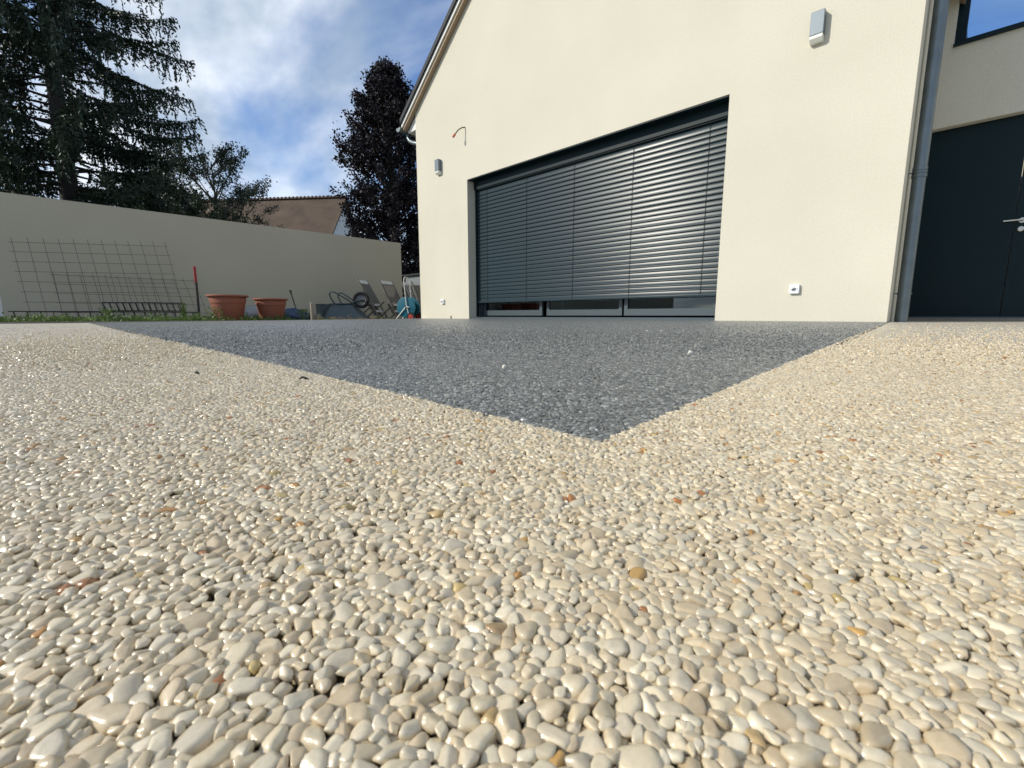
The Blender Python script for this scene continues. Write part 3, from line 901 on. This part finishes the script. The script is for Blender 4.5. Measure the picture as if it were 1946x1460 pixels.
def broadleaf(name, label, base, Ht, prof_z, prof_r, nbr, nleaf, lsize, m, trunk_r, gap, up=0.6, seed=1, droop=0.0):
    rg = np.random.default_rng(seed)
    base = np.array(base)
    t = thing(name, label, 'tree', tuple(base))
    MB().tube([(0, 0, -0.1), (0.05, 0.02, Ht * 0.3), (-0.04, 0.05, Ht * 0.6), (0, 0, Ht * 0.93)], [trunk_r, trunk_r * 0.75, trunk_r * 0.45, 0.015], 10).build('trunk', M['bark'], t, smooth=60)
    lim = MB(); C = []
    for k in range(nbr):
        zt = rg.uniform(prof_z[0], prof_z[-1])
        rt = np.interp(zt, prof_z, prof_r) * rg.uniform(0.55, 1.12)
        az = rg.uniform(0, 6.28)
        tip = np.array([math.cos(az) * rt, math.sin(az) * rt, zt])
        root = np.array([0, 0, max(0.4, min(zt - up * rt - 0.15, Ht * 0.9))])
        mid = (root + tip) / 2 + np.array([0, 0, 0.12 * rt]) + rg.normal(0, 0.08, 3)
        pp = lambda s: (1 - s) ** 2 * root + 2 * s * (1 - s) * mid + s * s * tip
        lim.tube([tuple(pp(s)) for s in (0, .33, .66, 1)], [0.02 + 0.02 * rt, 0.018, 0.012, 0.004], 4, False)
        nt = rg.integers(4, 8)
        for j in range(nt):
            s = rg.uniform(0.35, 1.0); p0 = pp(s)
            dv = unit(tip - root + rg.normal(0, 0.8, 3)); tl = rg.uniform(0.2, 0.6) * (0.4 + 0.35 * rt)
            p1 = p0 + dv * tl + np.array([0, 0, -droop * tl])
            lim.tube([tuple(p0), tuple((p0 + p1) / 2 + rg.normal(0, 0.03, 3)), tuple(p1)], [0.009, 0.006, 0.003], 3, False)
            n = int(nleaf / nbr / nt)
            q = rg.uniform(0.1, 1.05, (n, 1))
            C.append(p0 + (p1 - p0) * q + rg.normal(0, gap, (n, 3)))
    lim.build('branches', M['twig'], t)
    C = np.vstack(C); n = len(C)
    a = unit(rg.normal(size=(n, 3))); b = unit(np.cross(a, unit(rg.normal(size=(n, 3)))))
    sz = rg.uniform(0.7, 1.25, (n, 1)) * lsize
    quads_mesh('crown', C, a * sz, b * sz * 0.62, np.clip(rg.normal(0.45, 0.28, n), 0, 1), m, t, (0, 0, 0))
    print(name, n)


spruce()
broadleaf('copper_beech_tree', 'dark purple copper beech beside the house gable', (-15.5, 9.3, 0), 8.9,
          [0.9, 2.0, 5.2, 6.4, 7.4, 8.3, 8.9], [1.5, 1.85, 1.85, 1.6, 1.2, 0.6, 0.1], 330, 68000, 0.052, M['beech'], 0.2, 0.085, 0.7, 5)
broadleaf('apple_tree', 'small open branched leafy tree between spruce and tiled roof', (-18.0, 4.2, 0), 5.4,
          [2.0, 3.2, 4.2, 5.0, 5.6], [1.5, 2.0, 2.1, 1.5, 0.5], 60, 22000, 0.034, M['apple'], 0.085, 0.075, 0.9, 9)
broadleaf('apple_tree', 'low dense tree tucked between spruce trunk and small open tree', (-19.6, 3.0, 0), 4.7,
          [1.6, 2.6, 3.4, 4.2, 4.7], [1.6, 2.0, 1.8, 1.2, 0.4], 90, 22000, 0.045, M['apple'], 0.13, 0.09, 0.8, 21)

# ------------------------------------------------------------------ neighbour house
ridge_l = np.array([-31.5, 5.7, 6.22]); ridge_r = np.array([-24.97, 12.2, 6.50])
rd = unit(ridge_r - ridge_l); hd_ = unit(np.array([rd[1], -rd[0], 0]))
N0 = tuple(np.array([(ridge_l + ridge_r)[0] / 2, (ridge_l + ridge_r)[1] / 2, 0]))
nh = thing('neighbour_house', 'old house with brown plain tile roof beyond the garden wall', 'house', N0)
run, fall = 4.2, 4.1
e_l, e_r = ridge_l + hd_ * run - np.array([0, 0, fall]), ridge_r + hd_ * run - np.array([0, 0, fall])
b_l, b_r = ridge_l - hd_ * run - np.array([0, 0, fall]), ridge_r - hd_ * run - np.array([0, 0, fall])
th = np.array([0, 0, 0.12])
V = [ridge_l, ridge_r, e_r, e_l, b_l, b_r]
V = V + [v - th for v in V]
rf = MB().add(V, [(0, 1, 2, 3), (0, 4, 5, 1), (6, 9, 8, 7), (6, 7, 11, 10), (3, 2, 8, 9), (4, 10, 11, 5), (1, 7, 8, 2), (0, 3, 9, 6), (1, 5, 11, 7), (0, 6, 10, 4)]).build('roof', M['tile'], nh, N0)
ins = 0.25
wl_, wr_ = ridge_l + rd * ins, ridge_r - rd * ins
wall_pts = []
for rp in (wl_, wr_):
    for s in (-1, 1):
        q = rp + hd_ * s * (run - 0.3); wall_pts.append(q)
bz = 2.45
vv = []
for q in wall_pts: vv += [(q[0], q[1], -0.05), (q[0], q[1], bz)]
apex = [tuple(wl_ - np.array([0, 0, 0.25])), tuple(wr_ - np.array([0, 0, 0.25]))]
vv += apex
MB().add(vv, [(0, 2, 3, 8, 1), (4, 5, 9, 7, 6), (0, 1, 5, 4), (2, 6, 7, 3)]).build('wall', M['white_wall'], nh, N0)
nrt = 44
Ltot = float(np.linalg.norm(ridge_r - ridge_l))
rt_me = None
ang_r = math.atan2(rd[1], rd[0]); tilt = -math.asin(rd[2])
for k in range(nrt):
    p = ridge_l + (ridge_r - ridge_l) * ((k + 0.5) / nrt)
    if rt_me is None:
        prof_t = [(0.11 * math.cos(a), 0.11 * math.sin(a)) for a in np.linspace(0, math.pi, 7)]
        mb = MB(); l2 = Ltot / nrt / 2
        mb.prism(prof_t, -l2 * 0.98, l2 * 0.7, 'x')
        mb.prism([(1.35 * a, 1.35 * b) for a, b in prof_t], l2 * 0.7, l2 * 0.99, 'x')
        rt_me = mb.mesh('ridge_tile'); rt_me.materials.append(M['tile_ridge'])
    o = link('ridge_tile', rt_me, None, rf)
    o.location = tuple(p - np.array(N0)); o.rotation_euler = (0, tilt, ang_r)

sh_ = thing('garden_shed', 'grey sheet metal shed glimpsed between beech and house corner', 'shed', (-12.35, 8.55, 0))
MB().box(-1.2, 0.75, 0.0, 1.4, -0.08, 1.35).build('body', M['shed'], sh_)
MB().box(-1.3, 0.85, -0.1, 1.5, 1.352, 1.40).build('roof', M['slate'], sh_)


# ------------------------------------------------------------------ garden clutter
GZ = -0.075


def pot(y, x, s, label, rz):
    t = thing('terracotta_pot', label, 'pot', (x, y, GZ), rz, 'terracotta pots in the border')
    t.scale = (1, 1, 1.2)
    MB().lathe([(0.0, 0), (0.20 * s, 0), (0.215 * s, 0.02), (0.275 * s, 0.30 * s), (0.283 * s, 0.305 * s), (0.297 * s, 0.375 * s), (0.292 * s, 0.392 * s), (0.262 * s, 0.392 * s), (0.255 * s, 0.36 * s), (0.25 * s, 0.33 * s)], 40).build('body', M['terracotta'], t, smooth=45)
    MB().lathe([(0.262 * s, 0.393 * s), (0.300 * s, 0.395 * s), (0.338 * s, 0.405 * s), (0.340 * s, 0.422 * s), (0.332 * s, 0.43 * s), (0.27 * s, 0.43 * s), (0.262 * s, 0.42 * s), (0.262 * s, 0.393 * s)], 40).build('rim', M['terracotta'], t, smooth=45)
    MB().lathe([(0.0, 0.35 * s), (0.252 * s, 0.335 * s)], 24).build('soil', M['earth'], t)


pot(2.05, -8.55, 0.885, 'larger wide rimmed terracotta pot, left of the pair in the border', 0.3)
pot(2.72, -8.62, 0.815, 'smaller terracotta pot standing right beside the larger one', 1.1)


def rebar_mesh(label, pts, nu, nv, ext):
    """sheet of welded bars: pts = four corners bottom-left, bottom-right, top-right, top-left"""
    bl, br, tr, tl = [np.array(p) for p in pts]
    c0 = tuple((bl + br) / 2)
    t = thing('rebar_mesh', label, 'rebar mesh', c0, group='welded mesh sheets against the wall')
    def Q(u, v):
        p = (bl * (1 - u) + br * u) * (1 - v) + (tl * (1 - u) + tr * u) * v
        p = p + np.array([0.10 * math.sin(math.pi * v) * (1 - 0.5 * u), 0, 0])
        return tuple(p - np.array(c0))
    for i in range(nu):
        u = i / (nu - 1)
        MB().tube([Q(u, v) for v in np.linspace(-ext * 0.4, 1 + ext, 7)], 0.0031, 4).build('upright_bar', M['rebar'], t)
    for j in range(nv):
        v = j / (nv - 1)
        MB().tube([Q(u, v) for u in np.linspace(-ext * 0.4, 1 + ext * 0.3, 9)], 0.0031, 4).build('cross_bar', M['rebar'], t)


rebar_mesh('large welded mesh sheet leaning on the shaded wall', [(-10.45, -0.22, GZ + 0.02), (-10.45, 1.78, GZ + 0.02), (-10.98, 1.68, 1.36), (-10.98, -0.32, 1.22)], 12, 9, 0.06)
rebar_mesh('low welded mesh sheet behind the larger mesh sheet', [(-10.72, 0.14, GZ + 0.02), (-10.72, 2.22, GZ + 0.02), (-11.06, 2.08, 0.74), (-11.06, 0.10, 0.74)], 13, 6, 0.05)


def cage(label, y0, y1, x, z0, h, n, tilt):
    t = thing('rebar_cage', label, 'rebar cage', (x, (y0 + y1) / 2, z0), group='steel reinforcement ladders on the ground')
    hl_ = (y1 - y0) / 2
    for (dx, dz) in ((0, 0), (0.10, 0), (0.0, h), (0.10, h)):
        MB().tube([(dx, -hl_, dz), (dx, 0, dz + 0.004), (dx, hl_, dz)], 0.008, 5).build('long_bar', M['cage'], t)
    for i in range(n):
        yy = -hl_ * 0.94 + 2 * hl_ * 0.94 * i / (n - 1)
        MB().tube([(-0.008, yy, 0), (0.108, yy, 0), (0.108, yy - tilt, h), (-0.008, yy - tilt, h), (-0.008, yy, 0)], 0.006, 4).build('stirrup', M['cage'], t)


cage('long black reinforcement cage lying along the wall', -0.45, 1.96, -10.30, GZ + 0.03, 0.16, 17, 0.02)
cage('short black reinforcement cage lying on the longer one', 0.62, 1.72, -10.30, GZ + 0.21, 0.135, 13, 0.03)

st = thing('marker_stake', 'dark upright stake with red painted top', 'stake', (-9.6, 1.84, GZ))
MB().box(-0.017, 0.017, -0.017, 0.017, -0.1, 0.70, Matrix.Rotation(0.02, 4, 'Y')).build('shaft', M['stake'], st)
MB().prism([(-0.018, 0.70), (0.018, 0.70), (0.018, 0.965), (-0.018, 0.98)], -0.018, 0.018).build('painted_top', M['red_paint'], st)
po = thing('wooden_post', 'weathered wooden post at the left picture edge', 'post', (-9.55, -0.50, GZ))
MB().box(-0.03, 0.03, -0.03, 0.03, -0.1, 0.62).build('lower_post', M['white_wall'], po)
MB().box(-0.033, 0.033, -0.033, 0.033, 0.62, 1.02).build('upper_post', M['pale_wood'], po)
pk = MB().box(-0.10, 0.10, -0.33, 0.33, 0.0, 0.035, Matrix.Translation((-9.2, -0.22, GZ + 0.06))).box(-0.05, 0.05, -0.30, 0.30, -0.06, 0.0, Matrix.Translation((-9.2, -0.22, GZ + 0.06))).build('plank', M['pale_wood'])
tag(pk, 'pale plank lying on the ground by the wooden post', 'plank')
wp = MB().prism([(-0.022, -0.1), (0.022, -0.1), (0.028, 0.36), (-0.010, 0.40)], -0.02, 0.02).build('wooden_peg', M['pale_wood'])
wp.location = (-9.1, 3.60, GZ)
tag(wp, 'short pale wooden peg between blue bundle and wheelbarrow', 'peg')

# tool leaning on the wall and blue bundle
tl = thing('garden_tool', 'long handled tool leaning on the wall above the blue bundle', 'tool', (-10.4, 3.78, GZ))
MB().tube([(0.12, 0.02, 0.0), (-0.10, 0.03, 0.30), (-0.35, 0.04, 0.64)], 0.013, 7).build('handle', M['stake'], tl)
MB().tube([(-0.335, 0.04, 0.62), (-0.37, 0.04, 0.68)], [0.022, 0.026], 8).build('grip', M['black_plastic'], tl)


def lumpy(name, label, cat, loc, size, m, seed):
    rg = np.random.default_rng(seed)
    v, f = IV.copy(), IF
    N_ = unit(rg.normal(size=(14, 3))); dd = rg.uniform(0.7, 1.0, 14)
    q = np.clip(v @ N_.T, 0, None) / dd
    r = np.clip((q ** 10).sum(1) ** -0.1, 0.5, 1.3)
    r = r * (1 + 0.06 * np.sin(9 * v[:, 0] + 3 * v[:, 1]) + 0.05 * np.sin(13 * v[:, 2] + 7 * v[:, 0]))
    v = v * r[:, None] * np.array(size)
    v[:, 2] = np.maximum(v[:, 2], -size[2] * 0.75)
    v[:, 2] -= v[:, 2].min()
    me = np_mesh(name, v, f); me.polygons.foreach_set('use_smooth', np.ones(len(f), bool))
    o = link(name, me, m); o.location = loc
    return tag(o, label, cat)


lumpy('tarp_bundle', 'crumpled dark blue tarpaulin bundle on the ground', 'tarpaulin', (-9.80, 3.50, GZ), (0.17, 0.29, 0.17), M['tarp'], 4)
lumpy('cement_bag', 'pale grey sack lying behind the two pots', 'sack', (-9.6, 2.78, GZ), (0.2, 0.30, 0.19), M['grey_block'], 8)
for (yy, xx, s, lab) in ((3.95, -10.0, 0.13, 'grey concrete block beside the blue bundle'),):
    o = MB().box(-s, s, -s * 1.2, s * 1.2, 0, 0.16).build('concrete_block', M['grey_block'], bevel=0.006)
    o.location = (xx, yy, GZ); tag(o, lab, 'block')
gb = MB().prism([(-0.20, 0.0), (0.20, 0.0), (0.22, 0.34), (-0.22, 0.34)], -0.16, 0.16).box(-0.235, 0.235, -0.175, 0.175, 0.342, 0.37).build('storage_bin', M['green_bin'])
gb.location = (-10.45, 4.40, GZ)
gb.scale = (0.6, 0.7, 1.05); tag(gb, 'greenish grey bin half hidden behind the wheelbarrow', 'bin')

# upturned wheelbarrow, local x along its length (wheel at +x)
wb = thing('wheelbarrow', 'upturned wheelbarrow lying with wheel and handles in the air', 'wheelbarrow', (-9.80, 4.64, GZ), math.atan2(0.70, 0.71))
def ring(z_, x0, x1, hw): return [(x0, -hw, z_), (x1, -hw * 0.82, z_), (x1, hw * 0.82, z_), (x0, hw, z_)]
lo, hi = ring(0.02, -0.42, 0.48, 0.30), ring(0.36, -0.26, 0.16, 0.20)
tv = lo + hi
tv2 = [(x * 0.97, y * 0.96, z_ - 0.008) for x, y, z_ in tv]
tm = MB().add(tv + tv2, [(0, 1, 5, 4), (1, 2, 6, 5), (2, 3, 7, 6), (3, 0, 4, 7), (4, 5, 6, 7), (8, 12, 13, 9), (9, 13, 14, 10), (10, 14, 15, 11), (11, 15, 12, 8), (12, 15, 14, 13), (0, 8, 9, 1), (1, 9, 10, 2), (2, 10, 11, 3), (3, 11, 8, 0)])
tm.build('tray', M['barrow'], wb, bevel=0.02)
MB().tube([(-0.41, -0.31, 0.02), (0.53, -0.25, 0.02), (0.53, 0.25, 0.02), (-0.41, 0.31, 0.02), (-0.41, -0.31, 0.02)], 0.012, 7).build('tray_rim', M['barrow_tube'], wb)
for s in (-1, 1):
    MB().tube([(-0.43, 0.30 * s, 0.10), (-0.37, 0.27 * s, 0.30), (-0.26, 0.21 * s, 0.378), (0.02, 0.19 * s, 0.378), (0.15, 0.11 * s, 0.385), (0.24, 0.075 * s, 0.44), (0.44, 0.065 * s, 0.47)], 0.016, 8).build('frame_tube', M['barrow_tube'], wb, smooth=50)
    MB().tube([(-0.16, 0.205 * s, 0.37), (-0.24, 0.23 * s, 0.50), (-0.265, 0.235 * s, 0.58), (-0.23, 0.235 * s, 0.635), (-0.16, 0.23 * s, 0.63), (-0.02, 0.21 * s, 0.545), (0.09, 0.17 * s, 0.475), (0.17, 0.10 * s, 0.40)], 0.014, 8).build('leg', M['barrow_tube'], wb, smooth=50)
wM = Matrix.Translation((0.34, 0, 0.47)) @ Matrix.Rotation(R(90), 4, 'X')
wh = MB().lathe([(0.115, -0.03), (0.13, -0.042), (0.165, -0.042), (0.182, -0.022), (0.186, 0), (0.182, 0.022), (0.165, 0.042), (0.13, 0.042), (0.115, 0.03)], 32, wM).build('wheel', M['rubber'], wb, smooth=45)
MB().lathe([(0.0, -0.035), (0.03, -0.035), (0.035, -0.015), (0.10, -0.012), (0.117, -0.03), (0.117, 0.03), (0.10, 0.012), (0.035, 0.015), (0.03, 0.035), (0.0, 0.035)], 28, wM).build('rim', M['rim'], wh, smooth=45)
MB().tube([(0.34, -0.09, 0.47), (0.34, 0.09, 0.47)], 0.011, 7).build('axle', M['barrow_tube'], wh)


def chair(loc, rz, label, lean=0.55):
    t = thing('folding_chair', label, 'chair', loc, rz, 'folding garden chairs by the wall')
    # local +x is the seat front, the high back leans towards -x
    def bk(s): return (0.30 - lean * s, 0.0, 0.02 + 1.0 * s)
    b0, b1 = Vector(bk(0)), Vector(bk(0.93))
    for s in (-1, 1):
        MB().tube([b0 + Vector((0, 0.23 * s, 0)), b1 + Vector((0, 0.23 * s, 0))], 0.019, 5).build('back_post', M['teak'], t)
        MB().tube([(-0.32, 0.20 * s, 0.02), (0.10, 0.20 * s, 0.36), (0.22, 0.20 * s, 0.45)], 0.017, 5).build('leg', M['teak'], t)
    dirv = (b1 - b0).normalized(); nrm = Vector((dirv.z, 0, -dirv.x))
    fr = Matrix(((dirv.x, 0, nrm.x, 0), (dirv.y, 1, nrm.y, 0), (dirv.z, 0, nrm.z, 0), (0, 0, 0, 1)))
    Lb = (b1 - b0).length
    MM = Matrix.Translation(b0) @ fr
    MB().box(Lb * 0.90, Lb * 0.985, -0.205, 0.205, -0.012, 0.012, MM).build('top_rail', M['teak_pale'], t, bevel=0.004)
    MB().box(Lb * 0.36, Lb * 0.41, -0.205, 0.205, -0.012, 0.012, MM).build('lower_rail', M['teak_pale'], t, bevel=0.004)
    MB().box(Lb * 0.20, Lb * 0.24, -0.205, 0.205, -0.012, 0.012, MM).build('stretcher', M['teak_pale'], t, bevel=0.004)
    for k in range(7):
        yy = -0.18 + 0.06 * k
        MB().box(Lb * 0.412, Lb * 0.898, yy - 0.019, yy + 0.019, -0.007, 0.007, MM).build('back_slat', M['teak'], t)
    for k in range(6):
        xx = 0.16 + 0.0 * k
        a = 0.02 + 0.055 * k
        MB().box(-0.02 + a, 0.025 + a, -0.20, 0.20, -0.01, 0.01, Matrix.Translation((-0.02, 0, 0.40)) @ Matrix.Rotation(R(58), 4, 'Y')).build('seat_slat', M['teak'], t)


HW = math.atan2(0.5, 0.86)
chair((-9.95, 5.34, GZ), math.atan2(0.60, 0.80), 'folding wooden chair nearest the wheelbarrow, seen edge on')
chair((-9.72, 5.78, GZ), math.atan2(0.36, 0.93), 'folding wooden chair with pale top rail, second from the wheelbarrow')
chair((-9.75, 6.40, GZ), math.atan2(0.12, 0.99), 'folding wooden chair standing behind the blue hose reel')
chair((-9.50, 6.52, GZ), math.atan2(0.05, 1.0), 'folding wooden chair partly hidden by the white reel handle')

# hose reel cart
hr = thing('hose_reel', 'teal hose reel cart with white tube handle at house corner', 'hose reel', (-8.52, 5.42, GZ), math.atan2(0.50, 0.86))
for y_ in (-0.10, 0.10):
    MB().lathe([(0.03, -0.008), (0.19, -0.012), (0.215, -0.006), (0.218, 0.006), (0.20, 0.010), (0.03, 0.008), (0.03, -0.008)], 36, Matrix.Translation((0, y_, 0.30)) @ Matrix.Rotation(R(90), 4, 'X')).build('reel_disc', M['teal'], hr, smooth=45)
MB().lathe([(0.0, -0.086), (0.11, -0.086), (0.15, -0.08), (0.15, 0.08), (0.11, 0.086), (0.0, 0.086)], 28, Matrix.Translation((0, 0, 0.30)) @ Matrix.Rotation(R(90), 4, 'X')).build('hose_drum', M['black_plastic'], hr, smooth=45)
MB().tube([(0.10, -0.125, 0.02), (0.02, -0.13, 0.36), (-0.02, -0.125, 0.86), (-0.02, -0.105, 0.91), (-0.02, -0.07, 0.93), (-0.02, 0.07, 0.93), (-0.02, 0.105, 0.91), (-0.02, 0.125, 0.86), (0.02, 0.13, 0.36), (0.10, 0.125, 0.02)], 0.0095, 8).build('handle', M['teak_pale'], hr, smooth=50)
for s in (-1, 1):
    MB().tube([(-0.26, 0.125 * s, 0.02), (0.0, 0.13 * s, 0.30)], 0.010, 7).build('leg', M['steel'], hr)
    whl = MB().lathe([(0.03, -0.02), (0.085, -0.024), (0.095, 0), (0.085, 0.024), (0.03, 0.02)], 24, Matrix.Translation((0.14, 0.165 * s, 0.10)) @ Matrix.Rotation(R(90), 4, 'X')).build('wheel', M['rubber'], hr, smooth=45)
    MB().lathe([(0.0, -0.028), (0.055, -0.027), (0.06, 0), (0.055, 0.027), (0.0, 0.028)], 20, Matrix.Translation((0.14, 0.165 * s, 0.10)) @ Matrix.Rotation(R(90), 4, 'X')).build('hub_cap', M['red_plastic'], whl, smooth=45)
MB().tube([(0, -0.12, 0.30), (0.03, -0.15, 0.32), (0.10, -0.155, 0.30)], 0.011, 6).build('crank', M['steel'], hr)

# ------------------------------------------------------------------ weeds
def weeds(name, n_plants, xr, yr, h, m, seed, leaf=0.03):
    rg = np.random.default_rng(seed)
    C, A, B = [], [], []
    for k in range(n_plants):
        x = rg.uniform(*xr); y = rg.uniform(*yr)
        hh = h * rg.uniform(0.35, 1.0) * (1.6 if rg.uniform() < 0.12 else 1.0)
        n = rg.integers(7, 16)
        for j in range(n):
            az = rg.uniform(0, 6.28); q = rg.uniform(0.1, 1)
            p = np.array([x, y, GZ]) + np.array([math.cos(az) * 0.05 * rg.uniform(0.3, 1.4), math.sin(az) * 0.05 * rg.uniform(0.3, 1.4), hh * q])
            a = unit(np.array([math.cos(az), math.sin(az), rg.uniform(0.1, 1.6)]))
            C.append(p); A.append(a * leaf * rg.uniform(0.6, 1.3)); B.append(unit(np.cross(a, rg.normal(size=3))) * leaf * 0.35)
        C.append(np.array([x, y, GZ + hh * 0.5])); A.append(np.array([0, 0, hh * 0.5])); B.append(np.array([0.002, 0.002, 0]))
    C, A, B = np.array(C), np.array(A), np.array(B)
    o = quads_mesh(name, C, A, B, np.clip(rg.normal(0.5, 0.3, len(C)), 0, 1), m, None, (0, 0, 0))
    return tag(o, None, None, None, 'stuff')


w1 = weeds('weeds', 1350, (-9.4, -8.06), (-3.5, 2.9), 0.125, M['weed'], 3)
w2 = weeds('low_weeds', 900, (-10.9, -8.06), (-3.5, 6.5), 0.07, M['weed'], 5)
w3 = weeds('dry_weeds', 45, (-9.0, -8.1), (3.4, 5.0), 0.13, M['dry_weed'], 6, 0.02)

# tufts that stand out of the border
for k, (x, y, h_, lab) in enumerate(((-8.28, 1.80, 0.26, 'bushy green weed in front of the larger pot'), (-8.35, 3.15, 0.24, 'green weed tuft by the short wooden peg'),
                                     (-8.5, 0.55, 0.24, 'leafy weed in front of the mesh sheets'), (-8.6, 1.45, 0.33, 'tall thin weed just left of the red topped stake'))):
    rg = np.random.default_rng(40 + k)
    n = 90
    q = rg.uniform(0.05, 1, n); az = rg.uniform(0, 6.28, n); rr_ = rg.uniform(0, 0.10, n) * (0.5 if k == 3 else 1.3)
    C = np.stack([rr_ * np.cos(az), rr_ * np.sin(az), q * h_], 1)
    A = unit(np.stack([np.cos(az), np.sin(az), rg.uniform(0, 1.5, n)], 1)) * rg.uniform(0.015, 0.035, (n, 1))
    B = unit(np.cross(A, rg.normal(size=(n, 3)))) * 0.010
    t = thing('weed_plant', lab, 'weed', (x, y, GZ), group='weeds standing out of the border')
    quads_mesh('foliage', C, A, B, np.clip(rg.normal(0.6, 0.25, n), 0, 1), M['weed'], t, (0, 0, 0))
    sm_ = MB()
    for j in range(5):
        sm_.tube([(0, 0, -0.01), (rg.normal(0, 0.03), rg.normal(0, 0.03), h_ * 0.55), (rg.normal(0, 0.05), rg.normal(0, 0.05), h_ * 0.95)], 0.003, 4)
    sm_.build('stems', M['weed'], t)

# ------------------------------------------------------------------ specks on the terrace
def chip(name, label, cat, x, y, s, col, seed):
    rg = np.random.default_rng(seed)
    me = peb_meshes[seed % len(peb_meshes)]
    o = bpy.data.objects.new(name, me); COL.objects.link(o)
    o.location = (x, y, s * 0.5 + float(drop(np.array(x), np.array(y)))); o.scale = (s, s * 0.8, s * 0.6)
    o.rotation_euler = (rg.uniform(0, 1), rg.uniform(0, 1), rg.uniform(0, 6))
    o['tint'] = list(col)
    return tag(o, label, cat)


chip('loose_stone', 'loose white stone lying on the dark panel near its front corner', 'stone', -0.355, 0.345, 0.0032, (0.75, 0.74, 0.70), 3)
chip('loose_stone', 'tiny white stone on the dark panel towards the right edge', 'stone', -0.285, 0.66, 0.004, (0.75, 0.74, 0.70), 5)


def scrap(label, x, y, ln, rz):
    o = MB().tube([(-ln, 0, 0.0035), (-0.3 * ln, 0.12 * ln, 0.0050), (0.3 * ln, -0.05 * ln, 0.0042), (ln, 0.1 * ln, 0.0032)], [0.0004, 0.0011, 0.0012, 0.0004], 6).build('leaf_scrap', M['twig'])
    o.location = (x, y, 0.0); o.rotation_euler = (0, 0, rz)
    return tag(o, label, 'leaf')


scrap('dark withered leaf scrap on the cream gravel left of the panel corner', -0.395, 0.146, 0.004, 0.9)
scrap('tiny dark leaf scrap on cream gravel nearer the left edge', -0.503, 0.090, 0.003, 0.4)
